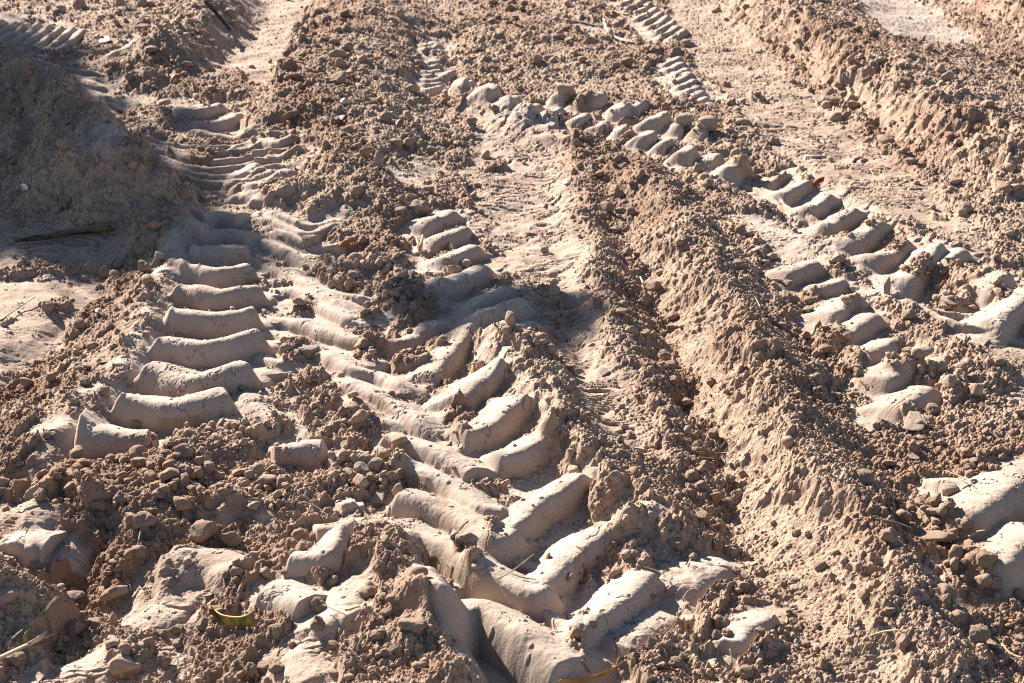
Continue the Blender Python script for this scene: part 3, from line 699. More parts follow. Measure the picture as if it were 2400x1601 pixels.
# clods: (u, v, half width, half height, kind) r rounded, a angular, s thin plate, k smooth broken-off block of a tyre bar
CLODS = """330 64 18 11 r;530 33 18 16 r;550 24 15 12 r;536 55 10 9 r;182 14 16 20 a;148 330 20 14 r;778 183 25 17 r;834 135 12 11 a;786 150 10 13 a;806 168 9 7 r;886 269 16 14 r;858 248 12 8 r;
821 340 14 13 r;907 328 18 13 r;938 328 14 15 a;991 346 16 12 r;941 235 9 8 r;978 119 11 10 a;1081 278 13 10 a;963 146 14 9 r;1138 249 13 9 a;870 372 14 22 s;1416 150 13 9 r;1426 162 12 8 r;
1383 370 18 13 r;1236 137 12 12 a;1666 195 12 9 r;1326 330 14 10 a;1911 230 18 10 r;1959 240 16 10 r;1820 187 10 7 r;1831 170 9 7 r;1949 192 9 6 s;1776 325 15 12 r;2074 345 10 9 r;2091 370 14 11 r;
2000 295 10 8 r;147 473 10 9 r;391 457 11 9 a;425 446 14 13 a;305 602 12 10 r;244 626 17 15 a;355 518 16 14 r;131 482 11 11 a;270 609 10 11 r;325 577 12 9 r;180 747 16 16 r;270 762 9 8 r;
332 614 15 18 a;291 732 8 7 r;212 512 11 7 r;335 770 13 12 a;960 484 27 25 r;984 436 16 10 r;923 457 12 11 r;944 430 9 9 r;918 483 17 8 r;1095 426 8 8 r;1078 460 9 7 r;832 552 10 12 r;
920 567 14 14 r;820 437 17 13 r;708 552 21 14 k;1376 400 12 10 r;1391 477 18 16 r;1415 446 18 15 r;1426 485 14 9 r;1448 487 13 9 r;1413 527 12 10 a;1438 582 17 14 a;1463 583 10 8 r;1501 660 17 16 r;
1476 692 12 11 r;1546 727 13 12 r;1545 755 14 12 a;1523 766 10 8 r;1483 765 15 8 r;1428 715 15 10 r;1341 500 13 6 s;1583 415 12 13 r;1626 422 14 13 r;1693 610 16 13 r;1701 527 14 12 r;1733 572 16 11 s;
1756 602 10 9 r;1671 432 9 7 r;1721 727 12 14 r;1703 645 11 8 r;2214 482 17 20 r;1859 690 14 9 r;1796 747 11 9 r;1856 710 14 10 r;1784 642 14 9 s;1811 650 13 7 a;2086 725 17 17 r;2035 662 9 22 s;
2219 567 9 8 r;2184 692 25 13 s;2202 651 15 12 s;2306 435 16 18 a;1849 770 12 10 r;260 796 9 8 r;212 794 14 10 r;144 821 14 8 r;185 846 10 10 r;202 842 13 9 r;117 866 13 15 a;240 831 13 7 s;
197 876 14 13 a;60 879 13 14 a;240 899 18 15 r;422 1036 23 18 a;322 1061 22 17 r;385 1021 14 9 r;350 1004 12 9 r;315 974 14 9 r;430 996 12 9 a;380 1041 16 11 r;422 1079 20 12 a;390 1091 27 16 a;
227 1159 20 18 a;280 1144 22 16 r;92 1139 14 18 a;175 1076 8 7 r;462 1059 9 7 r;485 1059 8 7 r;365 1134 18 13 a;410 1156 12 11 a;557 891 9 8 r;525 979 12 9 r;105 1001 12 10 r;122 1000 11 10 r;
8 1106 14 14 r;42 1064 14 9 r;820 949 15 11 r;788 944 13 12 r;918 909 10 8 r;900 904 10 8 r;708 809 25 20 k;928 944 7 5 s;796 1022 16 6 s;838 1054 14 18 k;863 1066 18 19 k;898 1094 17 15 a;
916 1088 11 11 a;853 1096 13 13 a;802 1109 10 8 a;830 1074 20 9 s;615 1104 22 18 k;646 1104 14 13 a;800 1081 13 9 s;953 1099 8 7 r;868 1141 25 13 s;993 1134 8 6 s;1043 1074 7 6 r;1311 844 12 10 r;
1383 1006 11 12 r;1423 1009 8 10 r;1441 1021 15 8 s;1448 1001 12 11 r;1408 974 8 7 r;1571 926 17 11 r;1546 874 14 12 r;1633 876 13 11 r;1588 1094 17 16 r;1611 1116 16 14 r;1673 1101 15 11 r;1638 994 12 12 r;
1508 1021 9 14 a;1541 839 14 12 r;1623 1069 18 13 r;1643 1141 17 13 a;1673 1154 11 11 r;1581 1134 15 13 r;1526 816 16 15 r;1463 909 8 8 r;1386 856 18 6 s;2234 871 18 20 a;2134 839 20 12 a;2141 941 16 15 r;
2099 971 36 13 s;2149 1004 15 11 a;2159 1016 14 9 a;2096 1024 11 14 a;2114 1021 9 9 r;2096 1046 18 12 s;1981 1096 26 17 a;1871 869 22 14 r;1969 856 14 13 r;1921 909 12 11 r;2236 1059 15 9 r;2226 1071 14 9 r;
2301 1049 10 9 r;2226 1089 12 10 a;2114 1154 13 14 a;2146 1151 20 20 a;2179 1156 14 13 a;2041 1064 17 10 a;2236 1106 10 8 r;2179 1126 22 19 k;2296 831 12 9 a;2286 861 9 8 r;2264 991 10 10 r;2341 945 12 10 r;
468 1221 31 28 r;528 1238 27 20 a;318 1268 20 14 r;270 1284 11 9 r;250 1284 10 13 a;330 1194 29 20 a;358 1249 12 11 r;168 1446 28 22 r;223 1429 24 12 a;165 1371 28 10 r;39 1516 22 27 a;411 1479 14 14 a;
376 1514 18 18 r;403 1449 21 14 a;373 1456 9 12 a;446 1474 10 10 r;468 1436 19 17 a;498 1349 18 18 s;476 1364 14 14 s;391 1336 11 11 a;491 1544 12 10 r;551 1549 10 9 a;543 1519 8 5 r;200 1481 15 9 a;
140 1489 14 11 s;576 1542 16 20 r;488 1529 7 5 r;243 1361 8 8 s;15 1366 26 20 k;15 1311 12 13 a;688 1226 20 13 r;723 1231 14 10 a;668 1249 17 13 r;731 1389 20 20 a;728 1434 17 22 a;761 1336 17 14 a;
871 1301 17 17 r;846 1361 22 13 r;879 1371 11 10 r;901 1376 16 13 a;886 1241 12 13 r;886 1406 16 9 r;949 1436 38 20 a;911 1489 17 13 r;884 1497 14 9 r;871 1507 12 11 r;869 1457 25 13 r;636 1449 15 26 k;
633 1534 20 17 a;603 1534 18 15 a;626 1522 12 10 a;750 1313 6 7 a;761 1482 16 9 r;671 1479 11 8 r;768 1544 18 10 r;653 1314 11 9 a;1554 1249 20 18 a;1642 1251 15 16 a;1670 1259 7 7 r;1552 1522 17 12 r;
1567 1510 11 9 r;1653 1429 24 19 a;1670 1452 13 13 r;1715 1544 20 17 r;1570 1276 9 8 r;1592 1279 10 10 r;1411 1252 11 10 r;1306 1326 11 9 a;1346 1312 8 8 r;1374 1281 8 7 r;1339 1301 6 5 r;1489 1562 16 13 a;
1429 1217 6 8 a;1497 1369 8 6 r;1645 1459 14 12 r;1690 1311 12 9 r;1745 1447 12 10 r;1614 1188 18 17 r;1647 1208 13 10 r;1361 1429 12 12 k;1710 1349 16 14 a;1477 1519 6 5 r;1947 1198 14 16 a;2040 1231 24 20 a;
2150 1236 50 15 r;2280 1336 20 18 r;2217 1204 17 16 r;2267 1284 28 20 a;2172 1376 13 15 r;2175 1359 32 14 a;2045 1401 17 10 r;2017 1421 11 11 r;1969 1431 11 12 r;1984 1366 14 17 r;2245 1457 27 22 a;2280 1483 17 18 a;
1889 1522 12 15 a;2077 1477 18 22 a;2340 1369 16 20 r;2152 1547 12 10 r;2200 1416 20 12 r;1882 1301 17 12 a;1829 1224 12 11 r;1854 1226 9 9 r;2175 1294 10 8 a;2215 1289 9 8 r;2052 1356 14 14 r;1802 1454 9 7 r;
1852 1479 12 9 r;1899 1389 10 6 s;2009 1321 9 7 a;2343 1469 14 15 r;1812 1404 9 7 r;1919 1494 9 8 r;2050 1507 9 6 a;1824 1334 11 8 r;1797 1341 9 6 r;2232 1374 15 13 r;2335 1480 10 10 r;1295 204 22 14 k;
1571 273 22 16 k;1623 280 24 18 k"""
MARKS = [("the curled green leaf", 535, 1412), ("the orange leaf blade", 1360, 1545), ("the corner reed stalk", 60, 1480), ("the charred stick", 150, 535),
    ("the pale curved straw far back", 1420, 70), ("the red leaf on the right track", 1880, 415), ("the split pale husk", 962, 565), ("the black twig at the top", 500, 35), ("the thin chevron twig", 1180, 1300),
    ("the dry grass tuft in the rut", 1640, 1030), ("the left track's topmost bar", 500, 485), ("the left track's middle bars", 470, 700), ("the left track's lowest whole bar", 410, 905),
    ("the left track's last bar", 250, 975), ("the row of broken blocks", 1360, 265), ("the block row's right end", 1620, 285), ("the block row's left end", 1080, 190),
    ("the far tread ribbon", 1480, 40), ("the top right smooth strip", 2080, 60), ("the middle layered strip", 1220, 560), ("the layered strip's end", 1440, 1000),
    ("the middle ridge crest", 1620, 560), ("the lower ridge crest", 1900, 1100), ("the rut", 1560, 860), ("the lower end of the rut", 1670, 1180),
    ("the far right cut bank", 2080, 240), ("the cut bank's right end", 2300, 380), ("the long smooth strip", 1900, 330), ("the right track's deepest bars", 2100, 590), ("the twin rails of the right track", 1800, 470),
    ("the second right track", 2060, 880), ("the cracked white crust", 1830, 550), ("the right edge bars", 2300, 1230), ("the lower right heap", 2260, 1420),
    ("the big cracked block", 690, 1020), ("the smooth curved block", 720, 1270), ("the heap between tracks", 930, 1330), ("the foot of that heap", 950, 1520), ("the lowest chevron", 1300, 1440), ("the second lowest chevron", 1230, 1290),
    ("the upper chevron arms", 1120, 930), ("the mid chevron track", 980, 1080), ("the central soil pile", 860, 620), ("the upper loose heap", 780, 200), ("the loose heap's lower end", 830, 430),
    ("the shaded mound", 120, 280), ("the foot of the shaded mound", 160, 440), ("the smooth left patch", 80, 720), ("the left track's outer slope", 240, 800), ("the dark lower hollow", 170, 1340),
    ("the pale leaf-side lump", 470, 1300), ("the pale left crust", 60, 1200), ("the broken plates at left", 160, 1120), ("the left track's rubble", 430, 1080), ("the left rubble bowl", 330, 1180),
    ("the bottom edge right", 1850, 1500), ("the bottom right corner", 2320, 1540), ("the bottom edge", 1600, 1540), ("the hollow right of the rut", 2160, 990), ("the rubble bowl at right", 2080, 1100), ("the top edge left of centre", 620, 60)]
def clod_lib(kind):
    out = []
    for k in range(7):
        if kind == 'r': v, f = lump(4, 300 + k, 10, 0.76, 0.09, 0.075, 0.05)
        elif kind == 'a': v, f = lump(4, 330 + k, 12, 0.64, 0.05, 0.06, 0.04)
        elif kind == 's':
            v, f = lump(4, 360 + k, 9, 0.66, 0.05, 0.02, 0.008); v = v * np.array([1, 1, 0.30]); v[:, 2] += 0.10 * v[:, 0] ** 2
        else:
            v, f = ico(5); r = np.random.RandomState(390 + k)
            v = np.sign(v) * np.abs(v) ** 0.55                                # squared-off loaf
            for _ in range(5):                                              # fractured ends and corners
                an = r.choice([0, 3.14]) + r.uniform(-.7, .7); d = np.array([math.cos(an), math.sin(an), r.uniform(-.4, .3)]); d /= np.linalg.norm(d)
                ex = np.maximum(v @ d - r.uniform(.62, .85), 0); v = v - ex[:, None] * d[None] * 0.94
            v[:, 1] += 0.35 * (v[:, 0] ** 2) * r.uniform(-.3, 1)
            nn = n3(v, 2.2, 390 + k); cr_ = np.abs(n3(v, 1.6, 400 + k)); sh = 1 - 0.10 * np.clip(1 - cr_ / 0.05, 0, 1)
            v = v * (sh * (1 + 0.05 * nn + 0.012 * n3(v, 14.0, 77 + k)))[:, None]
        v = v / np.abs(v).max(0)[None] if kind != 's' else v / np.abs(v[:, :2]).max()
        me = mesh_from("clod_shape", v, f, None, M_PLATE if kind in 'sk' else M_CLOD, smooth=True)
        out.append(me)
    return out
LIBS = {k: clod_lib(k) for k in 'rask'}
rr = random.Random(3)
KINDW = {'r': "rounded clod", 'a': "angular clod", 's': "pale clay flake", 'k': "smooth clay block"}
KNAME = {'r': "soil_clod", 'a': "soil_clod", 's': "clay_flake", 'k': "clay_block"}
KCAT = {'r': "soil clod", 'a': "soil clod", 's': "clay flake", 'k': "clay block"}
KGRP = {'r': "clods lying on the churned soil", 'a': "clods lying on the churned soil", 's': "clay flakes lying on the soil", 'k': "blocks broken off the tyre bars"}
recs = []
for n, line in enumerate(CLODS.replace("\n", "").split(";")):
    u, v, rx, ry, kd = line.split(); u, v, rx, ry = float(u), float(v), float(rx), float(ry)
    p = hit(u, v + ry * 0.45)
    d = (p.y * CP + (CAM_H - p.z) * SP)
    m = d / FPX
    o = link(KNAME[kd], LIBS[kd][n % 7])
    sx = rx * m * 1.04
    if kd == 's':
        sc3 = (sx, sx * 0.9, sx * 0.9); rot = (rr.uniform(-.25, .55), rr.uniform(-.3, .3), rr.uniform(-3, 3)); zc = 0.20 * sx
        if ry > rx * 1.1: rot = (1.25, rr.uniform(-.2, .2), rr.uniform(-.3, .3)); sc3 = (sx, ry * m * 1.1, sx); zc = ry * m * 0.7
    elif kd == 'k':
        sc3 = (sx, sx * 0.75, ry * m * 0.95); rot = (rr.uniform(-.1, .15), rr.uniform(-.12, .12), rr.uniform(-.25, .25)); zc = 0.25 * ry * m
    else:
        sz = ry * m * 1.02
        sc3 = (sx, 0.5 * (sx + sz), sz); rot = (rr.uniform(-.3, .3), rr.uniform(-.3, .3), rr.choice((0, 3.14)) + rr.uniform(-.4, .4)); zc = 0.50 * sz
    o.location = (p.x, p.y + 0.15 * sx, p.z + zc * 0.85); o.scale = sc3; o.rotation_euler = rot
    recs.append([o, u, v, rx, ry, kd])
def where(u, v, skip=()):
    best = min((m for m in MARKS if m[0] not in skip), key=lambda q: math.hypot(u - q[1], (v - q[2]) * 1.5))
    dx, dy = u - best[1], v - best[2]
    near = "just " if math.hypot(dx, dy) < 55 else ""
    if math.hypot(dx, dy) < 22: w = "right by"
    elif abs(dx) > 2.2 * abs(dy): w = near + ("right of" if dx > 0 else "left of")
    elif abs(dy) > 2.2 * abs(dx): w = near + ("below" if dy > 0 else "above")
    else: w = near + ("below and " if dy > 0 else "above and ") + ("right of" if dx > 0 else "left of")
    return w + " " + best[0]
def first_label(r):
    _, u, v, rx, ry, kd = r
    m = max(rx, ry); sz = "tiny" if m < 10 else "small" if m < 15 else "medium" if m < 21 else "large" if m < 35 else "very large"
    sh = "flattish " if rx > 1.55 * ry else "upright " if ry > 1.15 * rx else ""
    return f"{sz} {sh}{KINDW[kd]} {where(u, v)}"
labs = {}
for r in recs: labs.setdefault(first_label(r), []).append(r)
for lab, rs_ in labs.items():
    if len(rs_) == 1: rs_[0][0]["label"] = lab
    else:
        ax = 1 if (max(q[1] for q in rs_) - min(q[1] for q in rs_)) > (max(q[2] for q in rs_) - min(q[2] for q in rs_)) else 2
        rs_.sort(key=lambda q: q[ax])
        nm = ("left", "right") if ax == 1 else ("upper", "lower")
        for k, q in enumerate(rs_):
            if len(rs_) == 2: w = nm[k] + " of two"
            else: w = (nm[0] + "most" if k == 0 else nm[1] + "most" if k == len(rs_) - 1 else ["second", "third", "fourth", "fifth", "sixth", "seventh"][k - 1] + (" from left" if ax == 1 else " from top"))
            q[0]["label"] = w + " " + lab
for r in recs: r[0]["category"] = KCAT[r[5]]; r[0]["group"] = KGRP[r[5]]

# ------------------------------------------------------------------ plant litter
def plant_mat(name, a, b, scale=30.0, rough=0.7, stripes=None, trans=0.0):
    m = bpy.data.materials.new(name); m.use_nodes = True; nt = m.node_tree; N = nt.nodes; K = nt.links
    bs = N["Principled BSDF"]; bs.inputs["Roughness"].default_value = rough; bs.inputs["Specular IOR Level"].default_value = 0.3
    tc = N.new("ShaderNodeTexCoord"); nz = N.new("ShaderNodeTexNoise"); nz.inputs["Scale"].default_value = scale; nz.inputs["Detail"].default_value = 5
    src = tc.outputs["Object"]
    if stripes:
        mp = N.new("ShaderNodeMapping"); mp.inputs["Scale"].default_value = stripes; K.new(src, mp.inputs["Vector"]); src = mp.outputs[0]
    K.new(src, nz.inputs["Vector"])
    cr = N.new("ShaderNodeValToRGB"); cr.color_ramp.elements[0].position = 0.38; cr.color_ramp.elements[1].position = 0.62
    cr.color_ramp.elements[0].color = (*a, 1); cr.color_ramp.elements[1].color = (*b, 1)
    K.new(nz.outputs["Fac"], cr.inputs[0]); K.new(cr.outputs[0], bs.inputs["Base Color"])
    bp = N.new("ShaderNodeBump"); bp.inputs["Strength"].default_value = 0.4; bp.inputs["Distance"].default_value = 0.0008
    K.new(nz.outputs["Fac"], bp.inputs["Height"]); K.new(bp.outputs["Normal"], bs.inputs["Normal"])
    return m
M_STRAW = plant_mat("dry_straw", (0.26, 0.18, 0.09), (0.44, 0.35, 0.20), 60, stripes=(1, .15, 1))
M_PALE = plant_mat("pale_husk", (0.34, 0.27, 0.17), (0.50, 0.43, 0.29), 60)
M_GREY = plant_mat("grey_twig", (0.16, 0.13, 0.10), (0.30, 0.25, 0.19), 80)
M_BLACK = plant_mat("charred_bark", (0.012, 0.011, 0.010), (0.16, 0.10, 0.05), 35, stripes=(.35, 1, 1.5))
M_DARK = plant_mat("black_twig", (0.015, 0.014, 0.014), (0.05, 0.045, 0.04), 60)
M_GREEN = plant_mat("fading_green_leaf", (0.07, 0.075, 0.015), (0.26, 0.20, 0.05), 25, 0.45, stripes=(4, 1, 1))
M_RIM = plant_mat("orange_leaf_rim", (0.45, 0.20, 0.03), (0.60, 0.32, 0.06), 40, 0.5)
M_RED = plant_mat("dark_red_leaf", (0.13, 0.018, 0.008), (0.30, 0.06, 0.02), 50, 0.5)
M_ORANGE = plant_mat("orange_brown_leaf", (0.30, 0.11, 0.02), (0.42, 0.20, 0.055), 30, 0.55)
M_WHITE = plant_mat("white_shell", (0.36, 0.31, 0.25), (0.50, 0.45, 0.38), 80, 0.5)
M_BROWN = plant_mat("brown_leaf", (0.22, 0.09, 0.03), (0.38, 0.17, 0.06), 50, 0.6)
def loft(name, rows, mat, thick=0.0006, nu=24, nv=7, parent=None):
    """curved leaf surface through traced rows of (u, v, height over ground), given a real thickness"""
    R_ = []
    for row in rows:
        P = smooth_line(np.array([place(*q)[:] for q in row])[:, :3], 8) if len(row) > 2 else np.array([place(*q)[:] for q in row])
        s = np.linspace(0, 1, len(P)); t = np.linspace(0, 1, nu)
        R_.append(np.stack([np.interp(t, s, P[:, c]) for c in range(3)], 1))
    R_ = np.array(R_); s = np.linspace(0, 1, len(R_)); t = np.linspace(0, 1, nv)
    Gd = np.stack([np.stack([np.interp(t, s, R_[:, k, c]) for c in range(3)], 1) for k in range(nu)], 1)
    du = np.gradient(Gd, axis=1); dv = np.gradient(Gd, axis=0)
    nrm = np.cross(du, dv); nrm /= np.linalg.norm(nrm, axis=-1, keepdims=True) + 1e-9
    top = (Gd + nrm * thick / 2).reshape(-1, 3); bot = (Gd - nrm * thick / 2).reshape(-1, 3)
    k = np.arange(nu * nv).reshape(nv, nu); n = nu * nv
    q = np.stack([k[:-1, :-1], k[:-1, 1:], k[1:, 1:], k[1:, :-1]], -1).reshape(-1, 4)
    Q_ = [q, q[:, ::-1] + n]
    rim = np.concatenate([k[0, :], k[1:, -1], k[-1, -2::-1], k[-2::-1, 0]])
    Q_.append(np.stack([rim[:-1], rim[:-1] + n, rim[1:] + n, rim[1:]], -1))
    me = mesh_from(name, np.concatenate([top, bot]), np.concatenate(Q_), None, mat)
    o = link(name, me)
    if parent: o.parent = parent
    return o
def tube(name, pts, radii, mat, ns=8, flat=1.0, parent=None, wob=0.0):
    P = smooth_line(np.array([place(*q)[:] for q in pts]), 6) if len(pts) > 2 else np.linspace(place(*pts[0])[:], place(*pts[1])[:], 7)
    n = len(P); rad = np.interp(np.linspace(0, 1, n), np.linspace(0, 1, len(radii)), radii)
    T_ = np.gradient(P, axis=0); T_ /= np.linalg.norm(T_, axis=1, keepdims=True)
    up = np.array([0, 0, 1.0]); V = []
    r_ = np.random.RandomState(len(pts) * 7 + int(abs(pts[0][0])))
    for k in range(n):
        a = np.cross(T_[k], up); a /= np.linalg.norm(a) + 1e-9; b = np.cross(a, T_[k])
        for j in range(ns):
            w = 2 * math.pi * j / ns; q = rad[k] * (1 + wob * r_.uniform(-1, 1))
            V.append(P[k] + a * math.cos(w) * q + b * math.sin(w) * q * flat)
    V = np.array(V); Fq = []
    for k in range(n - 1):
        for j in range(ns):
            Fq.append([k * ns + j, k * ns + (j + 1) % ns, (k + 1) * ns + (j + 1) % ns, (k + 1) * ns + j])
    me = bpy.data.meshes.new(name)
    me.from_pydata([tuple(x) for x in V], [], Fq + [list(range(ns))[::-1], list(range((n - 1) * ns, n * ns))])
    me.polygons.foreach_set("use_smooth", [True] * len(me.polygons)); me.materials.append(mat); me.update()
    o = link(name, me)
    if parent: o.parent = parent
    return o
def root(name, u, v):
    o = bpy.data.objects.new(name, None); scol.objects.link(o); o.location = hit(u, v); o.empty_display_size = 0.02
    bpy.context.view_layer.update(); return o
def adopt(r, *kids):
    for k in kids: k.parent = r; k.matrix_parent_inverse = Matrix.Translation(r.location).inverted()
    return r
# curled leaf
lf = root("curled_leaf", 535, 1430)
top_ = [(481, 1385, .022), (494, 1401, .016), (513, 1413, .014), (545, 1417, .014), (568, 1412, .016), (582, 1402, .020)]
mid_ = [(486, 1398, .014), (500, 1415, .009), (515, 1424, .007), (548, 1427, .007), (572, 1424, .009), (584, 1417, .012)]
bot_ = [(500, 1428, .003), (510, 1434, .002), (520, 1437, .002), (550, 1437, .002), (575, 1436, .003), (587, 1431, .005)]
adopt(lf, loft("leaf_blade", [top_, mid_, bot_], M_GREEN), tube("leaf_rim", top_, [.0006, .0011, .0012, .0012, .0011, .0007], M_RIM, 6),
      loft("leaf_underside", [[(483, 1388, .019), (490, 1402, .012), (500, 1412, .010), (512, 1418, .010)], [(490, 1414, .006), (496, 1424, .003), (505, 1430, .002), (513, 1434, .002)]], M_RED, nu=12, nv=4))
tag(lf, "curled yellow-green leaf with an orange rim and dark red underside lying on rubble", "leaf")
tag(loft("leaf_blade_strip", [[(1285, 1560, .016), (1340, 1556, .022), (1385, 1543, .024), (1412, 1530, .024), (1432, 1516, .026)], [(1285, 1567, .012), (1342, 1567, .018), (1388, 1553, .020), (1416, 1536, .021), (1434, 1518, .025)]], M_ORANGE), "long orange-brown leaf blade curving up at the bottom edge", "leaf").name = "dry_leaf"
# lower left stalks
st = root("dry_stalk", 60, 1490)
adopt(st, tube("stem", [(-40, 1528, .020), (20, 1500, .022), (70, 1477, .022), (132, 1452, .014)], [.0030, .0034, .0030, .0012], M_STRAW, 8, 0.6),
      loft("sheath", [[(60, 1478, .026), (85, 1462, .028), (105, 1446, .026)], [(66, 1484, .018), (92, 1470, .018), (110, 1452, .020)]], M_PALE, nu=10, nv=3))
tag(st, "tan dry reed stalk with a split pale sheath in the lower left corner", "stalk")
tag(tube("dark_stalk", [(28, 1466, .010), (60, 1440, .014), (90, 1412, .018), (104, 1398, .02)], [.0016, .0018, .0014, .001], M_GREY, 6), "dark grass stalk rising in the shade of the lower left hollow", "stalk")
tag(loft("straw_wisp", [[(100, 1400, .02), (115, 1384, .024), (128, 1370, .03)], [(106, 1402, .016), (122, 1384, .02), (134, 1370, .026)]], M_PALE, nu=8, nv=3), "split grey-white straw tip above the dark stalk at lower left", "straw")
tag(loft("small_leaf", [[(50, 1478, .004), (56, 1456, .010), (70, 1436, .016)], [(56, 1480, .004), (68, 1462, .008), (74, 1438, .014)]], M_GREEN, nu=10, nv=4), "small green leaf in shade between the stalks at lower left", "leaf")
# charred stick
cs = root("charred_stick", 150, 545)
adopt(cs, tube("stick_body", [(34, 552, .012), (90, 545, .014), (160, 533, .016), (225, 524, .018), (262, 522, .018)], [.006, .0115, .012, .015, .010], M_BLACK, 12, 0.7, wob=0.08),
      tube("broken_tip", [(222, 516, .024), (250, 513, .026), (270, 524, .022)], [.006, .008, .003], M_BLACK, 8, 0.6, wob=0.15))
tag(cs, "charred black and brown stick lying on the ground at the left edge", "stick")
tag(tube("curved_straw", [(1385, 42, .03), (1393, 66, .018), (1412, 84, .010), (1440, 94, .008), (1468, 98, .006)], [.003, .007, .009, .009, .003], M_PALE, 8, 0.4), "bright pale curved straw on the far ground near the tread ribbon", "straw")
tag(tube("brown_straw", [(1268, 43, .006), (1330, 50, .006), (1385, 62, .005)], [.003, .005, .004], M_GREY, 6, 0.5), "thin brown straw left of the bright curved straw", "straw")
tag(tube("straw_piece", [(1392, 18, .010), (1418, 28, .008), (1446, 32, .012)], [.004, .006, .005], M_STRAW, 6, 0.5), "short straw piece beside the far ribbon of tread bars", "straw")
tag(tube("black_twig", [(470, 2, .05), (498, 32, .03), (530, 70, .008)], [.007, .008, .004], M_DARK, 8), "straight black twig leaning at the top left ridge", "twig")
tag(tube("pale_twig", [(392, 28, .02), (410, 14, .02), (430, 0, .02)], [.004, .004, .003], M_PALE, 6), "pale twig at the very top on the far left ridge", "twig")
hs = root("split_husk", 962, 590)
adopt(hs, loft("husk_half", [[(960, 582, .004), (957, 560, .018), (954, 542, .03)], [(966, 584, .004), (963, 564, .016), (958, 544, .028)]], M_STRAW, nu=10, nv=3),
      loft("husk_half", [[(962, 580, .006), (964, 560, .022), (969, 538, .036)], [(969, 582, .004), (971, 560, .020), (973, 540, .034)]], M_PALE, nu=10, nv=3))
tag(hs, "pale dry husk split in two standing beside the upper chevron arms", "husk")
tag(loft("red_leaf", [[(1866, 424, .012), (1876, 410, .022), (1893, 406, .026)], [(1870, 430, .004), (1880, 422, .012), (1892, 416, .018)]], M_RED, nu=10, nv=4), "dark red leaf on a bar of the right track", "leaf")
for u, v, r, m, lab in [(785, 272, 11, M_RED, "dark red-brown leaf scrap in the loose heap left of centre"), (917, 281, 11, M_BROWN, "orange-brown leaf scrap right of the loose heap"),
                        (402, 178, 13, M_BROWN, "orange leaf scrap half buried near the shaded blocks"), (792, 560, 13, M_BROWN, "rusty leaf scrap in the pile between the track arms"),
                        (176, 378, 6, M_BROWN, "tiny orange leaf scrap at the foot of the shaded mound"), (66, 170, 9, M_BROWN, "brown leaf scrap on the dark mound face"),
                        (240, 92, 14, M_BROWN, "brown curled leaf scrap between the far left tracks"), (165, 691, 8, M_GREEN, "tiny green sprig on the smooth patch at left"), (1628, 1184, 7, M_GREEN, "tiny green sprout by the lower end of the rut")]:
    tag(loft("leaf_scrap", [[(u - r, v + 3, .004), (u - .2 * r, v - .6 * r, .014), (u + .8 * r, v - .7 * r, .016)], [(u - .7 * r, v + .6 * r, .003), (u + .1 * r, v + .5 * r, .006), (u + r, v + .1 * r, .01)]], m, nu=9, nv=4, thick=.001), lab, "leaf scrap", "leaf scraps on the soil")
for u, v, r, lab in [(790, 231, 9, "white stone chip in the loose heap left of centre"), (52, 429, 13, "cream flat shell in the shade near the left edge"), (226, 712, 8, "white chip below the smooth left patch"),
                     (50, 889, 5, "white speck of shell on the dark slope at left"), (1300, 416, 9, "cream straw chip beside the layered strip"), (224, 82, 6, "white chip by the brown leaf between the far tracks")]:
    tag(loft("shell_chip", [[(u - r, v, .006), (u, v - .6 * r, .012), (u + .9 * r, v - .2 * r, .010)], [(u - .7 * r, v + .6 * r, .004), (u, v + .8 * r, .004), (u + r, v + .5 * r, .004)]], M_WHITE, nu=9, nv=4, thick=.002), lab, "shell chip", "white chips on the soil")
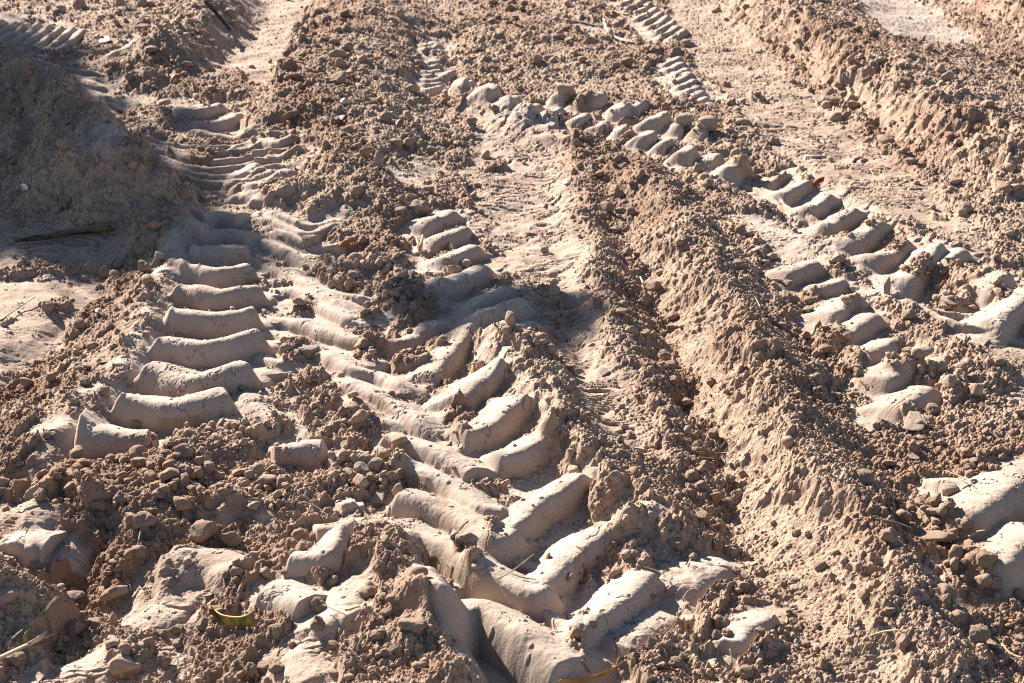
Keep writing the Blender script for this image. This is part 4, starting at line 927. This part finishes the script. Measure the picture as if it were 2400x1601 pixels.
for pts, rad, m, lab in [
    ([(1138, 1332, .002), (1180, 1308, .02), (1226, 1272, .045)], [.0008, .0011, .0008], M_GREY, "thin grey twig rising over the chevron track"),
    ([(1336, 1516, .004), (1346, 1530, .006), (1356, 1544, .004)], [.0012, .0014, .001], M_GREY, "short grey twig beside the lowest chevron's tip"),
    ([(1500, 1528, .006), (1528, 1534, .006), (1558, 1542, .004)], [.0014, .0016, .0012], M_DARK, "dark twig on smooth soil at the bottom edge"),
    ([(1676, 1490, .012), (1680, 1510, .008), (1682, 1528, .003)], [.0008, .001, .0008], M_GREY, "fine upright twig left of the bottom rounded clods"),
    ([(0, 736, .004), (30, 715, .008), (82, 681, .014)], [.0014, .0014, .0008], M_GREY, "thin curved twig crossing the smooth patch at the left edge"),
    ([(1172, 1316, .003), (1200, 1326, .003), (1230, 1330, .003)], [.0008, .001, .0008], M_GREY, "thin root lying across the second lowest chevron"),
    ([(1460, 1296, .006), (1520, 1316, .008), (1540, 1340, .004)], [.001, .0012, .0008], M_GREY, "grey twig between the chevrons and the pale lump"),
    ([(1998, 1460, .006), (2030, 1450, .008), (2064, 1446, .008)], [.0016, .0016, .001], M_STRAW, "short tan straw on the lower right slope"),
    ([(1946, 1440, .002), (1950, 1410, .008), (1950, 1380, .014)], [.0014, .0014, .001], M_STRAW, "pale upright straw on the lower middle ridge"),
    ([(1978, 1502, .003), (1984, 1490, .006), (1990, 1474, .01)], [.0012, .0012, .001], M_STRAW, "stub of straw near the bottom right slope"),
    ([(1968, 1262, .010), (1974, 1290, .006), (1980, 1314, .004)], [.001, .0012, .001], M_GREY, "thin grey twig on the crest of the lower ridge"),
    ([(2010, 1190, .014), (2060, 1200, .02), (2092, 1212, .01)], [.001, .0014, .001], M_GREY, "arched thin root over the gap left of the big right bars"),
    ([(2224, 1232, .010), (2240, 1222, .016), (2262, 1217, .02)], [.002, .002, .001], M_STRAW, "forked rootlet poking out beside the big right bar"),
    ([(2040, 942, .012), (2064, 924, .016), (2090, 905, .014)], [.0008, .001, .0008], M_STRAW, "fine straw on the second right track's lower end"),
    ([(2100, 860, .0), (1972, 872, .010), (1990, 890, .004)][1:], [.0014, .001], M_STRAW, "short straw stub in the rubble right of the ridge"),
    ([(1510, 442, .008), (1518, 452, .008), (1524, 450, .010)], [.0012, .0014, .001], M_PALE, "white bent straw on the slope of the middle ridge"),
    ([(1470, 636, .010), (1476, 648, .010), (1482, 662, .004)], [.002, .0024, .002], M_PALE, "white straw bit in the rut beside the middle ridge"),
    ([(1748, 574, .010), (1752, 586, .006), (1756, 592, .003)], [.002, .002, .0016], M_PALE, "white straw bit beside the cracked white crust"),
    ([(1718, 668, .012), (1734, 684, .008), (1746, 706, .004)], [.0012, .0014, .001], M_PALE, "curved pale stem on the right of the middle ridge"),
    ([(1300, 800, .006), (1316, 812, .006), (1330, 822, .003)], [.001, .001, .0008], M_GREY, "short twig on the layered strip's smooth part"),
    ([(1500, 945, .006), (1480, 950, .004), (1455, 960, .003)], [.0008, .0008, .0006], M_STRAW, "fine curved straw beside the lower layered strip"),
    ([(838, 1538, .004), (826, 1520, .010), (812, 1500, .014)], [.0016, .0018, .001], M_GREY, "brown twig on the foot of the heap at the bottom"),
    ([(820, 1494, .004), (824, 1478, .010), (832, 1462, .018)], [.0014, .0014, .001], M_GREY, "curled twig on the lower part of the central heap"),
    ([(846, 1424, .003), (846, 1406, .012), (844, 1392, .022)], [.0008, .0008, .0006], M_GREY, "fine upright grass blade on the central heap"),
    ([(742, 1388, .014), (790, 1410, .014), (826, 1432, .006)], [.0008, .0008, .0006], M_GREY, "thin arched root above the pale bar left of the heap"),
    ([(298, 1342, .016), (302, 1356, .010), (305, 1366, .004)], [.001, .001, .0008], M_DARK, "tiny dark twig on the pale patch at lower left"),
    ([(318, 1240, .010), (322, 1222, .014), (326, 1210, .02)], [.001, .001, .0008], M_GREY, "thin twig standing by the rubble left of centre"),
    ([(660, 1146, .010), (720, 1160, .008), (760, 1190, .004)], [.0008, .001, .0008], M_GREY, "thin root above the smooth curved block"),
    ([(2300, 1478, .004), (2320, 1500, .006), (2345, 1510, .004)], [.0016, .0016, .001], M_STRAW, "bent straw in the bottom right corner"),
    ([(1930, 1100, .004), (1938, 1080, .010), (1942, 1066, .016)], [.0012, .0012, .0008], M_PALE, "pale straw sticking out right of the ridge crest"),
    ([(2170, 1080, .012), (2215, 1098, .012), (2238, 1116, .006)], [.001, .001, .0008], M_GREY, "thin root across the broken smooth plates at right"),
    ([(690, 905, .004), (678, 888, .02), (672, 876, .03)], [.0016, .0012, .0006], M_PALE, "pale pointed blade standing above the cracked blocks")]:
    nm = "straw" if m in (M_STRAW, M_PALE) else "twig"
    tag(tube(nm, pts, rad, m, 6), lab, nm, "twigs and straws scattered on the soil")
# grass tuft
gt = root("grass_tuft", 1645, 1040)
rg = random.Random(5); kids = []
for k in range(16):
    u0 = 1640 + rg.uniform(-14, 14); v0 = 1045 + rg.uniform(-10, 12); du_, dv_ = rg.uniform(-45, 45), rg.uniform(-40, 5)
    kids.append(tube("grass_blade", [(u0, v0, .002), (u0 + du_ * .5, v0 + dv_ * .6, .012), (u0 + du_, v0 + dv_, .008)], [.0007, .0008, .0004], M_STRAW if k % 2 else M_GREY, 4))
adopt(gt, *kids)
tag(gt, "tuft of dry brown grass half buried in the rut", "grass tuft")

# ------------------------------------------------------------------ the tree up on the left whose shade lies across the left of the ground
def tree():
    r_ = np.random.RandomState(11)
    sdv = np.array(sun_dir[:])
    base = np.array([-5.3, 7.6, -0.1])
    def on_ray(u, v, t):
        x, y = at(u, v, 0.05)
        return np.array([x, y, 0.05]) + sdv * t
    fork = np.array([-5.0, 7.9, 1.5])
    tips = [(on_ray(-20, 190, 5.6), .22, 1.0), (on_ray(40, 310, 5.2), .26, 1.5), (on_ray(150, 390, 4.9), .20, 1.5), (on_ray(250, 455, 4.6), .15, 1.5), (on_ray(330, 500, 4.5), .11, 1.1), (on_ray(40, 440, 4.7), .15, 1.2),
            (on_ray(450, 485, 4.4), .07, .35), (on_ray(980, 655, 4.1), .06, .8), (on_ray(1090, 650, 3.9), .06, .6), (on_ray(1200, 640, 3.9), .07, .8), (on_ray(-260, 330, 4.9), .3, 1.2), (on_ray(-300, 100, 5.8), .5, 1.2),
            (on_ray(-700, 250, 5.2), .5, 1.0), (on_ray(400, 245, 5.0), .05, .5)]
    o = bpy.data.objects.new("tree", None); scol.objects.link(o); o.location = base
    V = []; Fq = []
    def limb(a, b, ra, rb, sag=0.0, n=9, ns=7):
        off = len(V)
        for k in range(n):
            t = k / (n - 1); p = a + (b - a) * t; p = p + np.array([0, 0, -sag * 4 * t * (1 - t)]) + r_.normal(size=3) * 0.02 * (0 < k < n - 1)
            r = ra + (rb - ra) * t
            d = (b - a) / (np.linalg.norm(b - a) + 1e-9); s1 = np.cross(d, [0.3, 0.1, 1]); s1 /= np.linalg.norm(s1); s2 = np.cross(d, s1)
            for j in range(ns):
                w = 6.2832 * j / ns; V.append(p + (s1 * math.cos(w) + s2 * math.sin(w)) * r)
        for k in range(n - 1):
            for j in range(ns): Fq.append([off + k * ns + j, off + k * ns + (j + 1) % ns, off + (k + 1) * ns + (j + 1) % ns, off + (k + 1) * ns + j])
    limb(base, fork, .15, .10)
    for c, rr_, dn in tips: limb(fork, c, .035, .006, sag=-0.15)
    me = bpy.data.meshes.new("trunk"); me.from_pydata([tuple(x) for x in V], [], Fq); me.materials.append(M_GREY)
    t_ = link("trunk", me); t_.parent = o; t_.matrix_parent_inverse = Matrix.Translation(base).inverted()
    LV = []; LF = []
    for c, rr_, dn in tips:
        n = int(2600 * dn * (rr_ / .3) ** 2) + 80
        for _ in range(n):
            p = c + r_.normal(size=3) * rr_ * np.array([.52, .52, .45])
            a = r_.normal(size=3); a /= np.linalg.norm(a); b = np.cross(a, r_.normal(size=3)); b /= np.linalg.norm(b)
            l = r_.uniform(.04, .075); w = l * .42; k = len(LV)
            LV += [p - a * l, p + b * w, p + a * l, p - b * w]; LF.append([k, k + 1, k + 2, k + 3])
    me = bpy.data.meshes.new("crown"); me.from_pydata([tuple(x) for x in LV], [], LF); me.materials.append(M_TREE)
    cmesh = link("crown", me); cmesh.parent = o; cmesh.matrix_parent_inverse = Matrix.Translation(base).inverted()
    tag(o, "leafy tree just outside the left edge whose shade falls on the mound", "tree")
M_TREE = plant_mat("tree_leaves", (0.035, 0.06, 0.015), (0.07, 0.11, 0.03), 6)
tree()
